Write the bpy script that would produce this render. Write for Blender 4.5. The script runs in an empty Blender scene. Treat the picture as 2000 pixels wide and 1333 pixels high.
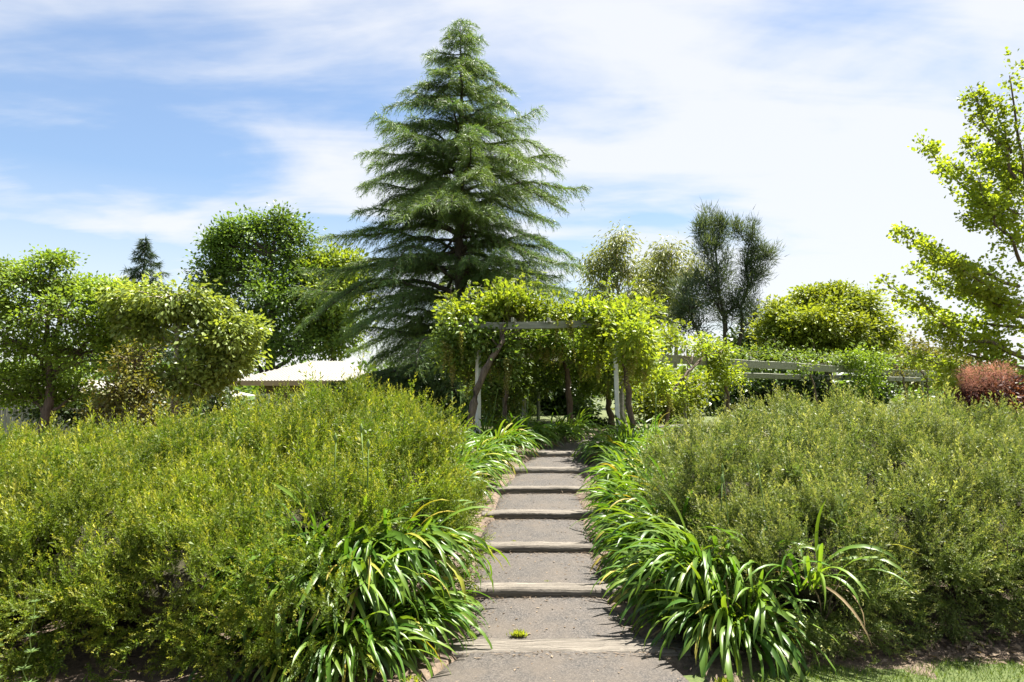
import bpy, math
import numpy as np
from mathutils import Vector

S = bpy.context.scene
COL = S.collection
rad = math.radians

# ------------------------------------------------------------------ camera
CAM_H, PITCH, F = 1.8, rad(3.46), 2000 * 25.0 / 36.0
cd = bpy.data.cameras.new('camera')
cd.lens, cd.sensor_width, cd.clip_start, cd.clip_end = 25.0, 36.0, 0.05, 3000.0
cam = bpy.data.objects.new('camera', cd)
COL.objects.link(cam)
cam.location = (0, 0, CAM_H)
cam.rotation_euler = (math.pi / 2 + PITCH, 0, 0)
S.camera = cam

# ------------------------------------------------------------------ sky, sun, exposure
SUN_AZ, SUN_EL = rad(48), rad(68)
w = bpy.data.worlds.new('World')
S.world = w
w.use_nodes = True
nt = w.node_tree
nt.nodes.clear()
def wn(t, **k):
    n = nt.nodes.new(t)
    for a, b in k.items(): setattr(n, a, b)
    return n
def wl(a, b): nt.links.new(a, b)
def wmath(op, a, b=None, c=None, clamp=False):
    n = wn('ShaderNodeMath', operation=op, use_clamp=clamp)
    for i, v in enumerate((a, b, c)):
        if v is None: continue
        if isinstance(v, (int, float)): n.inputs[i].default_value = v
        else: wl(v, n.inputs[i])
    return n.outputs[0]
sky = wn('ShaderNodeTexSky', sky_type='NISHITA', sun_disc=False, sun_elevation=SUN_EL, sun_rotation=SUN_AZ)
sky.air_density, sky.dust_density, sky.ozone_density = 1.0, 0.4, 1.0
tc = wn('ShaderNodeTexCoord')
sep = wn('ShaderNodeSeparateXYZ'); wl(tc.outputs['Generated'], sep.inputs[0])
den = wmath('ADD', wmath('MAXIMUM', sep.outputs[2], 0.0), 0.16)
cx = wmath('DIVIDE', sep.outputs[0], den); cy = wmath('DIVIDE', sep.outputs[1], den)
cmb = wn('ShaderNodeCombineXYZ'); wl(cx, cmb.inputs[0]); wl(cy, cmb.inputs[1])
mp = wn('ShaderNodeMapping'); wl(cmb.outputs[0], mp.inputs[0])
mp.inputs['Rotation'].default_value = (0, 0, rad(-70)); mp.inputs['Scale'].default_value = (0.7, 1.15, 1); mp.inputs['Location'].default_value = (14.7, 7.7, 0)
n1 = wn('ShaderNodeTexNoise'); wl(mp.outputs[0], n1.inputs['Vector'])
n1.inputs['Scale'].default_value = 1.5; n1.inputs['Detail'].default_value = 7; n1.inputs['Roughness'].default_value = 0.50; n1.inputs['Distortion'].default_value = 0.35
mp2 = wn('ShaderNodeMapping'); wl(cmb.outputs[0], mp2.inputs[0])
mp2.inputs['Rotation'].default_value = (0, 0, rad(20)); mp2.inputs['Scale'].default_value = (0.8, 2.6, 1); mp2.inputs['Location'].default_value = (7.0, 2.2, 0)
n2 = wn('ShaderNodeTexNoise'); wl(mp2.outputs[0], n2.inputs['Vector'])
n2.inputs['Scale'].default_value = 1.6; n2.inputs['Detail'].default_value = 6; n2.inputs['Roughness'].default_value = 0.55; n2.inputs['Distortion'].default_value = 0.6
mixn = wmath('ADD', wmath('MULTIPLY', n1.outputs['Fac'], 0.75), wmath('MULTIPLY', n2.outputs['Fac'], 0.25))
# more veil towards the sun's side of the sky, clearer on the far side of it
side = wmath('MULTIPLY', sep.outputs[0], 0.21)
cl = wmath('ADD', mixn, side)
mr = wn('ShaderNodeMapRange', interpolation_type='SMOOTHSTEP')
wl(cl, mr.inputs['Value'])
mr.inputs['From Min'].default_value, mr.inputs['From Max'].default_value = 0.36, 0.57
mr.inputs['To Min'].default_value, mr.inputs['To Max'].default_value = 0.24, 0.90
hz = wn('ShaderNodeMapRange'); wl(sep.outputs[2], hz.inputs['Value'])
hz.inputs['From Min'].default_value, hz.inputs['From Max'].default_value = 0.0, 0.36
hz.inputs['To Min'].default_value, hz.inputs['To Max'].default_value = 0.9, 0.0
cov = wmath('MAXIMUM', mr.outputs[0], hz.outputs[0])
mx = wn('ShaderNodeMix', data_type='RGBA'); wl(cov, mx.inputs['Factor'])
hs = wn('ShaderNodeHueSaturation'); hs.inputs['Saturation'].default_value = 1.35; hs.inputs['Value'].default_value = 0.82
wl(sky.outputs[0], hs.inputs['Color'])
wl(hs.outputs[0], mx.inputs[6]); mx.inputs[7].default_value = (4.55, 4.6, 4.75, 1)
bg = wn('ShaderNodeBackground'); bg.inputs['Strength'].default_value = 0.054
wl(mx.outputs[2], bg.inputs['Color'])
wo = wn('ShaderNodeOutputWorld'); wl(bg.outputs[0], wo.inputs[0])

sd = bpy.data.lights.new('sun', 'SUN')
sd.energy, sd.angle, sd.color = 5.0, rad(0.55), (1.0, 0.95, 0.86)
so = bpy.data.objects.new('sun', sd); COL.objects.link(so)
SUNV = Vector((math.sin(SUN_AZ) * math.cos(SUN_EL), math.cos(SUN_AZ) * math.cos(SUN_EL), math.sin(SUN_EL)))
so.rotation_euler = SUNV.to_track_quat('Z', 'Y').to_euler(); so.location = (20, 20, 40)

S.view_settings.view_transform = 'Standard'
S.view_settings.look = 'None'
S.view_settings.exposure = 2.02
S.view_settings.gamma = 1.0
S.view_settings.use_curve_mapping = False
S.render.engine = 'CYCLES'
cy_ = S.cycles
cy_.max_bounces, cy_.diffuse_bounces, cy_.glossy_bounces, cy_.transmission_bounces, cy_.transparent_max_bounces = 10, 8, 2, 8, 4
cy_.use_denoising = True
cy_.caustics_reflective = cy_.caustics_refractive = False

# ------------------------------------------------------------------ helpers
def P(px, py, Y):
    u, v = (px - 1000) / F, (666.5 - py) / F
    d = np.array([u, math.cos(PITCH) - v * math.sin(PITCH), math.sin(PITCH) + v * math.cos(PITCH)])
    return np.array([0, 0, CAM_H]) + d * (Y / d[1])
def ss(x, a, b):
    t = np.clip((np.asarray(x, float) - a) / (b - a), 0, 1); return t * t * (3 - 2 * t)
def H(x, y):
    x, y = np.asarray(x, float), np.asarray(y, float)
    s = np.clip((y - 4.9) * 0.1285, 0, 0.8)
    s = s * (1 - 0.75 * ss(-x, 6.5, 13)) * (1 - 0.45 * ss(x, 8, 15))
    return s - 0.6 * ss(np.hypot(x, y), 30, 80)
def nrm(v): return v / np.maximum(np.linalg.norm(v, axis=-1, keepdims=True), 1e-9)
def frames(d, roll=None):
    X = nrm(np.asarray(d, float)); N = len(X)
    ref = np.tile(np.array([0, 0, 1.0]), (N, 1)); ref[np.abs(X[:, 2]) > 0.97] = (1, 0, 0)
    Y = nrm(np.cross(ref, X)); Z = np.cross(X, Y)
    if roll is not None:
        c, s = np.cos(roll)[:, None], np.sin(roll)[:, None]
        Y, Z = Y * c + Z * s, Z * c - Y * s
    return np.stack([X, Y, Z], axis=2)

class Acc:
    def __init__(s): s.V, s.F, s.R, s.T, s.n = [], [], [], [], 0
    def add(s, V, Fc, r=0.5, t=0.0):
        V = np.asarray(V, float).reshape(-1, 3); Fc = np.asarray(Fc, int).reshape(-1, 3)
        s.V.append(V); s.F.append(Fc + s.n)
        s.R.append(np.broadcast_to(np.asarray(r, float), (len(V),))); s.T.append(np.broadcast_to(np.asarray(t, float), (len(V),)))
        s.n += len(V)
    def inst(s, T, pos, M, sc, r):
        Tv, Tf, Tt = T; N, k = len(pos), len(Tv)
        if N == 0: return
        sc = np.asarray(sc, float)
        if sc.ndim == 0: sc = np.full(N, float(sc))
        V = pos[:, None, :] + sc[:, None, None] * np.einsum('nij,kj->nki', M, Tv)
        Fc = Tf[None] + (np.arange(N) * k)[:, None, None]
        s.add(V.reshape(-1, 3), Fc.reshape(-1, 3), np.repeat(r, k), np.tile(Tt, N))
    def tube(s, pts, rd, n=6, r=0.5, cap=True):
        pts = np.asarray(pts, float); m = len(pts)
        rd = np.broadcast_to(np.asarray(rd, float), (m,))
        tg = nrm(np.gradient(pts, axis=0)); Fm = frames(tg)
        a = np.arange(n) / n * 2 * math.pi
        ring = np.stack([np.zeros(n), np.cos(a), np.sin(a)], 1)
        V = pts[:, None] + rd[:, None, None] * np.einsum('nij,kj->nki', Fm, ring)
        i, j = np.meshgrid(np.arange(m - 1), np.arange(n), indexing='ij'); j2 = (j + 1) % n
        A, B, C, D = i * n + j, i * n + j2, (i + 1) * n + j2, (i + 1) * n + j
        Fc = np.concatenate([np.stack([A, B, C], -1).reshape(-1, 3), np.stack([A, C, D], -1).reshape(-1, 3)])
        V = V.reshape(-1, 3)
        if cap:
            e = (m - 1) * n
            Fc = np.concatenate([Fc, [[e, e + k, e + k + 1] for k in range(1, n - 1)], [[0, k + 1, k] for k in range(1, n - 1)]])
        s.add(V, Fc, r)
    def box(s, c, size, ax=(1, 0, 0), up=(0, 0, 1), r=0.5):
        X = nrm(np.array(ax, float)); Z = np.array(up, float); Y = nrm(np.cross(Z, X)); Z = np.cross(X, Y)
        h = np.array(size) / 2
        V = [np.array(c) + X * h[0] * a + Y * h[1] * b + Z * h[2] * d for a in (-1, 1) for b in (-1, 1) for d in (-1, 1)]
        s.add(V, [[0, 1, 3], [0, 3, 2], [4, 6, 7], [4, 7, 5], [0, 4, 5], [0, 5, 1], [2, 3, 7], [2, 7, 6], [0, 2, 6], [0, 6, 4], [1, 5, 7], [1, 7, 3]], r)
    def mesh(s, name, smooth=False):
        V = np.concatenate(s.V); Fc = np.concatenate(s.F)
        me = bpy.data.meshes.new(name)
        me.vertices.add(len(V)); me.vertices.foreach_set('co', V.ravel())
        me.loops.add(len(Fc) * 3); me.loops.foreach_set('vertex_index', Fc.ravel().astype(np.int32))
        me.polygons.add(len(Fc)); me.polygons.foreach_set('loop_start', np.arange(0, len(Fc) * 3, 3, dtype=np.int32))
        try: me.polygons.foreach_set('loop_total', np.full(len(Fc), 3, dtype=np.int32))
        except Exception: pass
        me.polygons.foreach_set('use_smooth', np.full(len(Fc), bool(smooth)))
        a = me.attributes.new('rnd', 'FLOAT', 'POINT'); a.data.foreach_set('value', np.concatenate(s.R).astype(np.float32))
        a = me.attributes.new('tip', 'FLOAT', 'POINT'); a.data.foreach_set('value', np.concatenate(s.T).astype(np.float32))
        me.update(calc_edges=True); me.validate()
        return me
    def build(s, name, mat, parent=None, smooth=False, kind=None):
        me = s.mesh(name, smooth); me.materials.append(mat)
        return link(name, me, parent, kind)

def link(name, me, parent=None, kind=None):
    o = bpy.data.objects.new(name, me); COL.objects.link(o)
    if parent is not None:
        o.parent = parent
        o.matrix_parent_inverse.identity()
        pl = parent
        off = Vector((0, 0, 0))
        while pl is not None: off += pl.location; pl = pl.parent
        o.location = -off
    if kind: o['kind'] = kind
    return o
def thing(name, label, cat, loc=(0, 0, 0), group=None):
    o = bpy.data.objects.new(name, None); COL.objects.link(o)
    o.location = Vector([float(a) for a in loc]); o.empty_display_size = 0.2
    o['label'] = label; o['category'] = cat
    if group: o['group'] = group
    return o
def tag(o, label, cat, group=None):
    o['label'] = label; o['category'] = cat
    if group: o['group'] = group
    return o

# ------------------------------------------------------------------ materials
def mat_base(name):
    m = bpy.data.materials.new(name); m.use_nodes = True
    t = m.node_tree; t.nodes.clear()
    out = t.nodes.new('ShaderNodeOutputMaterial')
    return m, t, out
def N(t, ty, **k):
    n = t.nodes.new(ty)
    for a, b in k.items(): setattr(n, a, b)
    return n
def mixc(t, f, a, b, blend='MIX'):
    n = N(t, 'ShaderNodeMix', data_type='RGBA', blend_type=blend)
    for i, v in ((0, f), (6, a), (7, b)):
        if isinstance(v, (int, float)): n.inputs[i].default_value = v
        elif isinstance(v, tuple): n.inputs[i].default_value = (*v, 1) if len(v) == 3 else v
        else: t.links.new(v, n.inputs[i])
    return n.outputs[2]
def leafmat(name, a, b, tip=None, trans=0.42, rough=0.5, spec=0.35, noise=1.2, obj=False, tcol=(1.25, 1.15, 0.45), tmin=0.35):
    m, t, out = mat_base(name)
    at = N(t, 'ShaderNodeAttribute', attribute_name='rnd')
    fac = at.outputs['Fac']
    if obj:
        oi = N(t, 'ShaderNodeObjectInfo'); fac = oi.outputs['Random']
    c = mixc(t, fac, a, b)
    if tip:
        at2 = N(t, 'ShaderNodeAttribute', attribute_name='tip')
        mr = N(t, 'ShaderNodeMapRange'); t.links.new(at2.outputs['Fac'], mr.inputs[0]); mr.inputs[1].default_value = tmin
        c = mixc(t, mr.outputs[0], c, tip)
    g = N(t, 'ShaderNodeNewGeometry'); nz = N(t, 'ShaderNodeTexNoise')
    t.links.new(g.outputs['Position'], nz.inputs['Vector']); nz.inputs['Scale'].default_value = noise; nz.inputs['Detail'].default_value = 3
    mv = N(t, 'ShaderNodeMapRange'); t.links.new(nz.outputs['Fac'], mv.inputs[0])
    mv.inputs[1].default_value, mv.inputs[2].default_value, mv.inputs[3].default_value, mv.inputs[4].default_value = 0.3, 0.7, 0.72, 1.3
    hs = N(t, 'ShaderNodeHueSaturation'); t.links.new(c, hs.inputs['Color']); t.links.new(mv.outputs[0], hs.inputs['Value'])
    c = hs.outputs[0]
    pb = N(t, 'ShaderNodeBsdfPrincipled'); t.links.new(c, pb.inputs['Base Color'])
    pb.inputs['Roughness'].default_value = rough; pb.inputs['Specular IOR Level'].default_value = spec
    tr = N(t, 'ShaderNodeBsdfTranslucent')
    t.links.new(mixc(t, 1.0, c, tcol, 'MULTIPLY'), tr.inputs['Color'])
    ms = N(t, 'ShaderNodeMixShader'); ms.inputs[0].default_value = trans
    t.links.new(pb.outputs[0], ms.inputs[1]); t.links.new(tr.outputs[0], ms.inputs[2]); t.links.new(ms.outputs[0], out.inputs[0])
    return m
def solid(name, a, b, scale=8.0, rough=0.8, bump=0.3, stretch=(1, 1, 1), detail=6, spec=0.3, dist=0.01):
    m, t, out = mat_base(name)
    tc = N(t, 'ShaderNodeTexCoord'); mp = N(t, 'ShaderNodeMapping'); mp.inputs['Scale'].default_value = stretch
    t.links.new(tc.outputs['Object'], mp.inputs[0])
    nz = N(t, 'ShaderNodeTexNoise'); nz.inputs['Scale'].default_value = scale; nz.inputs['Detail'].default_value = detail; nz.inputs['Roughness'].default_value = 0.65
    t.links.new(mp.outputs[0], nz.inputs['Vector'])
    mr = N(t, 'ShaderNodeMapRange'); t.links.new(nz.outputs['Fac'], mr.inputs[0]); mr.inputs[1].default_value, mr.inputs[2].default_value = 0.3, 0.7
    c = mixc(t, mr.outputs[0], a, b)
    pb = N(t, 'ShaderNodeBsdfPrincipled'); t.links.new(c, pb.inputs['Base Color']); pb.inputs['Roughness'].default_value = rough
    pb.inputs['Specular IOR Level'].default_value = spec
    bp = N(t, 'ShaderNodeBump'); bp.inputs['Strength'].default_value = bump; bp.inputs['Distance'].default_value = dist
    t.links.new(nz.outputs['Fac'], bp.inputs['Height']); t.links.new(bp.outputs[0], pb.inputs['Normal'])
    t.links.new(pb.outputs[0], out.inputs[0])
    return m
def asphalt(name):
    m, t, out = mat_base(name)
    g = N(t, 'ShaderNodeNewGeometry')
    v = N(t, 'ShaderNodeTexVoronoi'); v.inputs['Scale'].default_value = 130; t.links.new(g.outputs['Position'], v.inputs['Vector'])
    nz = N(t, 'ShaderNodeTexNoise'); nz.inputs['Scale'].default_value = 3.0; nz.inputs['Detail'].default_value = 8; nz.inputs['Roughness'].default_value = 0.7; t.links.new(g.outputs['Position'], nz.inputs['Vector'])
    rs = N(t, 'ShaderNodeSeparateColor'); t.links.new(v.outputs['Color'], rs.inputs[0])
    r1 = N(t, 'ShaderNodeMapRange'); t.links.new(rs.outputs[0], r1.inputs[0]); r1.inputs[1].default_value = 0.25
    c = mixc(t, r1.outputs[0], (0.017, 0.0145, 0.0125), (0.088, 0.075, 0.064))
    r2 = N(t, 'ShaderNodeMapRange'); t.links.new(nz.outputs['Fac'], r2.inputs[0]); r2.inputs[1].default_value, r2.inputs[2].default_value = 0.4, 0.75
    c = mixc(t, r2.outputs[0], c, (0.074, 0.058, 0.043))
    pb = N(t, 'ShaderNodeBsdfPrincipled'); t.links.new(c, pb.inputs['Base Color']); pb.inputs['Roughness'].default_value = 0.75
    bp = N(t, 'ShaderNodeBump'); bp.inputs['Strength'].default_value = 0.7; bp.inputs['Distance'].default_value = 0.006
    t.links.new(rs.outputs[0], bp.inputs['Height']); t.links.new(bp.outputs[0], pb.inputs['Normal'])
    t.links.new(pb.outputs[0], out.inputs[0])
    return m
def groundmat(name):
    m, t, out = mat_base(name)
    g = N(t, 'ShaderNodeNewGeometry'); L = t.links.new
    nz = N(t, 'ShaderNodeTexNoise'); nz.inputs['Scale'].default_value = 14; nz.inputs['Detail'].default_value = 8; nz.inputs['Roughness'].default_value = 0.75; L(g.outputs['Position'], nz.inputs['Vector'])
    r = N(t, 'ShaderNodeMapRange'); L(nz.outputs['Fac'], r.inputs[0]); r.inputs[1].default_value, r.inputs[2].default_value = 0.35, 0.68
    soil = mixc(t, r.outputs[0], (0.05, 0.035, 0.025), (0.20, 0.145, 0.10))
    grass = mixc(t, r.outputs[0], (0.04, 0.055, 0.012), (0.10, 0.12, 0.03))
    ln = N(t, 'ShaderNodeVectorMath', operation='LENGTH'); L(g.outputs['Position'], ln.inputs[0])
    f = N(t, 'ShaderNodeMapRange'); L(ln.outputs['Value'], f.inputs[0]); f.inputs[1].default_value, f.inputs[2].default_value = 14, 19
    c = mixc(t, f.outputs[0], soil, grass)
    pb = N(t, 'ShaderNodeBsdfPrincipled'); L(c, pb.inputs['Base Color']); pb.inputs['Roughness'].default_value = 0.9
    bp = N(t, 'ShaderNodeBump'); bp.inputs['Strength'].default_value = 0.8; bp.inputs['Distance'].default_value = 0.03
    L(nz.outputs['Fac'], bp.inputs['Height']); L(bp.outputs[0], pb.inputs['Normal']); L(pb.outputs[0], out.inputs[0])
    return m

M_ground = groundmat('soil_and_grass')
M_path = asphalt('asphalt')
M_lawn = solid('lawn_thatch', (0.035, 0.06, 0.012), (0.09, 0.11, 0.032), 30, 0.9, 0.6)
M_timber = solid('weathered_timber', (0.042, 0.036, 0.030), (0.23, 0.203, 0.168), 6, 0.85, 1.0, (0.45, 11, 11), 9, dist=0.02)
M_pergola = solid('weathered_pale_paint', (0.13, 0.14, 0.105), (0.29, 0.30, 0.245), 6, 0.7, 0.25, (0.5, 5, 5))
M_post = solid('pale_grey_paint', (0.52, 0.54, 0.49), (0.66, 0.67, 0.62), 5, 0.55, 0.1)
M_bark = solid('brown_bark', (0.05, 0.038, 0.028), (0.19, 0.145, 0.11), 9, 0.9, 1.0, (3, 3, 0.7), 8, dist=0.03)
M_bark2 = solid('dark_bark', (0.03, 0.025, 0.02), (0.10, 0.085, 0.07), 9, 0.9, 0.8, (3, 3, 0.7), 8, dist=0.03)
M_bark3 = solid('pale_bark', (0.22, 0.18, 0.14), (0.5, 0.45, 0.38), 6, 0.8, 0.5, (2, 2, 0.6), 6)
M_hedge_shade = solid('hedge_inner_shade', (0.018, 0.017, 0.008), (0.05, 0.045, 0.02), 25, 0.9, 0.8, (1, 1, 1), 8, dist=0.03)  # twig brown darkened to put shade inside the hedges
M_roof = solid('cream_metal_roof', (0.23, 0.22, 0.195), (0.29, 0.275, 0.245), 2, 0.5, 0.1)
M_fascia = solid('tan_fascia', (0.30, 0.20, 0.13), (0.38, 0.26, 0.17), 3, 0.6, 0.1)
M_wall = solid('brown_brick_wall', (0.13, 0.085, 0.06), (0.20, 0.14, 0.10), 12, 0.85, 0.4)
M_white = solid('white_paint', (0.74, 0.74, 0.72), (0.80, 0.80, 0.78), 3, 0.5, 0.05)
M_glass = solid('dark_glass', (0.02, 0.022, 0.025), (0.035, 0.04, 0.042), 2, 0.08, 0.0, spec=0.8)
M_fence = solid('grey_fence_wood', (0.16, 0.15, 0.14), (0.30, 0.285, 0.27), 8, 0.85, 0.5, (4, 4, 0.6))

L_hedge = leafmat('hedge_leaf', (0.066, 0.118, 0.012), (0.160, 0.205, 0.022), (0.34, 0.335, 0.045), 0.42, 0.5, 0.3, 2.2, tmin=0.58, tcol=(1.08, 1.13, .45))
L_hedge2 = leafmat('grey_hedge_leaf', (0.075, 0.120, 0.028), (0.170, 0.205, 0.055), (0.34, 0.34, 0.11), 0.40, 0.5, 0.3, 2.2, tmin=0.58, tcol=(1.08, 1.1, .55))
L_aga = leafmat('agapanthus_leaf', (0.055, 0.140, 0.016), (0.15, 0.235, 0.026), None, 0.42, 0.40, 0.40, 2.0, obj=True)
L_aga_y = leafmat('yellowing_leaf', (0.25, 0.27, 0.03), (0.34, 0.27, 0.05), None, 0.3, 0.4, 0.4, 2.0, obj=True)
L_aga_w = leafmat('withered_leaf', (0.16, 0.115, 0.06), (0.28, 0.21, 0.11), None, 0.2, 0.7, 0.2, 3.0, obj=True)
L_cedar = leafmat('cedar_needle', (0.060, 0.132, 0.042), (0.125, 0.20, 0.055), (0.185, 0.25, 0.068), 0.38, 0.5, 0.35, 0.7)
L_fir = leafmat('fir_needle', (0.03, 0.06, 0.028), (0.05, 0.085, 0.035), None, 0.25, 0.6, 0.3, 0.7)
L_maple = leafmat('maple_leaf', (0.12, 0.21, 0.030), (0.22, 0.31, 0.042), None, 0.48, 0.45, 0.4, 0.8)
L_catalpa = leafmat('broad_leaf', (0.15, 0.225, 0.044), (0.28, 0.335, 0.078), None, 0.45, 0.42, 0.45, 0.9)
L_brown = leafmat('bronze_leaf', (0.10, 0.135, 0.028), (0.20, 0.165, 0.036), None, 0.4, 0.5, 0.4, 1.5)
L_dark = leafmat('oak_leaf', (0.065, 0.125, 0.022), (0.13, 0.21, 0.032), None, 0.42, 0.45, 0.4, 0.5)
L_yell = leafmat('lime_leaf', (0.13, 0.20, 0.026), (0.22, 0.28, 0.035), None, 0.48, 0.5, 0.35, 0.6)
L_euc = leafmat('gum_leaf', (0.17, 0.21, 0.075), (0.27, 0.30, 0.10), None, 0.38, 0.45, 0.4, 0.6)
L_cas = leafmat('casuarina_needle', (0.05, 0.08, 0.045), (0.10, 0.135, 0.075), None, 0.3, 0.6, 0.3, 0.6)
L_round = leafmat('lime_green_leaf', (0.125, 0.185, 0.024), (0.235, 0.275, 0.032), None, 0.46, 0.5, 0.35, 0.6)
L_olive = leafmat('olive_leaf', (0.11, 0.12, 0.04), (0.19, 0.185, 0.06), None, 0.38, 0.5, 0.35, 0.8)
L_ginkgo = leafmat('ginkgo_leaf', (0.17, 0.255, 0.028), (0.30, 0.37, 0.038), None, 0.5, 0.45, 0.4, 0.8)
L_wist = leafmat('wisteria_leaf', (0.13, 0.21, 0.026), (0.27, 0.33, 0.036), None, 0.52, 0.42, 0.4, 1.0)
L_wist2 = leafmat('green_wisteria_leaf', (0.080, 0.15, 0.030), (0.16, 0.225, 0.04), None, 0.46, 0.42, 0.4, 1.0)
L_race = leafmat('raceme_petal', (0.26, 0.29, 0.10), (0.36, 0.36, 0.15), None, 0.45, 0.6, 0.2, 1.0)
L_smoke = leafmat('purple_leaf', (0.075, 0.030, 0.030), (0.13, 0.05, 0.04), None, 0.4, 0.5, 0.4, 1.0)
L_plume = leafmat('pink_plume', (0.38, 0.20, 0.15), (0.48, 0.27, 0.19), None, 0.4, 0.8, 0.1, 1.0, tcol=(1.1, .9, .8))
L_shrub = leafmat('dark_shrub_leaf', (0.03, 0.058, 0.014), (0.06, 0.10, 0.022), None, 0.22, 0.4, 0.4, 0.8)
L_grass = leafmat('lawn_blade', (0.06, 0.125, 0.02), (0.13, 0.19, 0.035), (0.20, 0.23, 0.05), 0.4, 0.5, 0.3, 1.5, tmin=0.7)
L_litter = leafmat('dry_leaf', (0.085, 0.058, 0.038), (0.23, 0.18, 0.13), None, 0.2, 0.8, 0.2, 3)
L_weed = leafmat('weed_leaf', (0.20, 0.26, 0.03), (0.32, 0.36, 0.05), None, 0.45, 0.5, 0.3, 3)
L_cleaver = leafmat('cleaver_leaf', (0.07, 0.13, 0.03), (0.12, 0.19, 0.05), None, 0.45, 0.5, 0.3, 3)

# ------------------------------------------------------------------ path and ground
YX = np.array([[-6, .2, 1.3], [3.0, .22, 1.15], [4.3, .26, .93], [4.86, .33, .72], [5.5, .28, .62], [6.0, .25, .58], [6.8, .22, .57], [7.8, .27, .56], [8.8, .36, .54], [9.8, .52, .52],
               [10.8, .74, .50], [12.0, 1.10, .50], [13.5, 1.75, .50], [15.5, 2.9, .5], [18, 4.6, .5]])
def xc(y): return np.interp(y, YX[:, 0], YX[:, 1])
def hw(y): return np.interp(y, YX[:, 0], YX[:, 2])
STEP_Y = [4.86 + 0.985 * i for i in range(7)]
STEP_Z = [0.022, 0.155, 0.28, 0.405, 0.53, 0.655, 0.775]
STEP_D = [0.26, 0.19, 0.17, 0.21, 0.2, 0.2, 0.2]

def terrain():
    def axis(core_a, core_b, step, far):
        c = list(np.arange(core_a, core_b + 1e-6, step)); o = []; v = core_b; s = step
        while v < far: s *= 1.35; v += s; o.append(v)
        p = []; v = core_a; s = step
        while v > -far: s *= 1.35; v -= s; p.append(v)
        return np.array(p[::-1] + c + o)
    xs, ys = axis(-8, 8, 0.2, 900), axis(-1, 16, 0.2, 900)
    X, Y = np.meshgrid(xs, ys, indexing='ij'); Z = H(X, Y)
    rng = np.random.default_rng(3)
    near = ss(-np.hypot(X, Y), -30, -14)
    Z = Z + near * (rng.random(Z.shape) - .5) * 0.02 - 0.012
    inside = (np.abs(X - xc(Y)) < hw(Y) - 0.1) & (Y < 17)
    Z = np.where(inside, Z - 0.16, Z)
    n, m = X.shape
    i, j = np.meshgrid(np.arange(n - 1), np.arange(m - 1), indexing='ij')
    A, B, C, D = i * m + j, (i + 1) * m + j, (i + 1) * m + j + 1, i * m + j + 1
    a = Acc(); a.add(np.stack([X, Y, Z], -1), np.concatenate([np.stack([A, B, C], -1).reshape(-1, 3), np.stack([A, C, D], -1).reshape(-1, 3)]))
    return a.build('ground', M_ground, None, True, 'structure')
terrain()

def path():
    a = Acc(); rng = np.random.default_rng(5)
    segs = [(-6.0, STEP_Y[0] + .03, 0.0, 0.004)]
    for i in range(6): segs.append((STEP_Y[i] + STEP_D[i] - .03, STEP_Y[i + 1] + .03, STEP_Z[i] - .016, STEP_Z[i + 1] - .075))
    segs.append((STEP_Y[6] + .17, 17.5, STEP_Z[6] - .015, 0.80))
    U = np.linspace(-1, 1, 23)
    for (y0, y1, z0, z1) in segs:
        k = max(8, int((y1 - y0) / 0.06)); ys = np.linspace(y0, y1, k); t = (ys - y0) / (y1 - y0)
        zz = z0 + (z1 - z0) * t ** 0.9
        edge = rng.normal(0, .012, (k, 2))
        X = xc(ys)[:, None] + hw(ys)[:, None] * U[None, :]
        X[:, 0] += edge[:, 0] - .05; X[:, -1] += edge[:, 1] + .05
        Z = zz[:, None] + 0.012 * (1 - U[None] ** 2) + rng.normal(0, .0012, X.shape)
        Z[:, 0] -= .12; Z[:, -1] -= .12; Z[:, 1] -= .008; Z[:, -2] -= .008
        Y = np.broadcast_to(ys[:, None], X.shape)
        n, m = X.shape
        i, j = np.meshgrid(np.arange(n - 1), np.arange(m - 1), indexing='ij')
        A, B, C, D = i * m + j, i * m + j + 1, (i + 1) * m + j + 1, (i + 1) * m + j
        a.add(np.stack([X, Y, Z], -1), np.concatenate([np.stack([A, B, C], -1).reshape(-1, 3), np.stack([A, C, D], -1).reshape(-1, 3)]))
    a.build('path', M_path, None, True, 'structure')
path()

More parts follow.
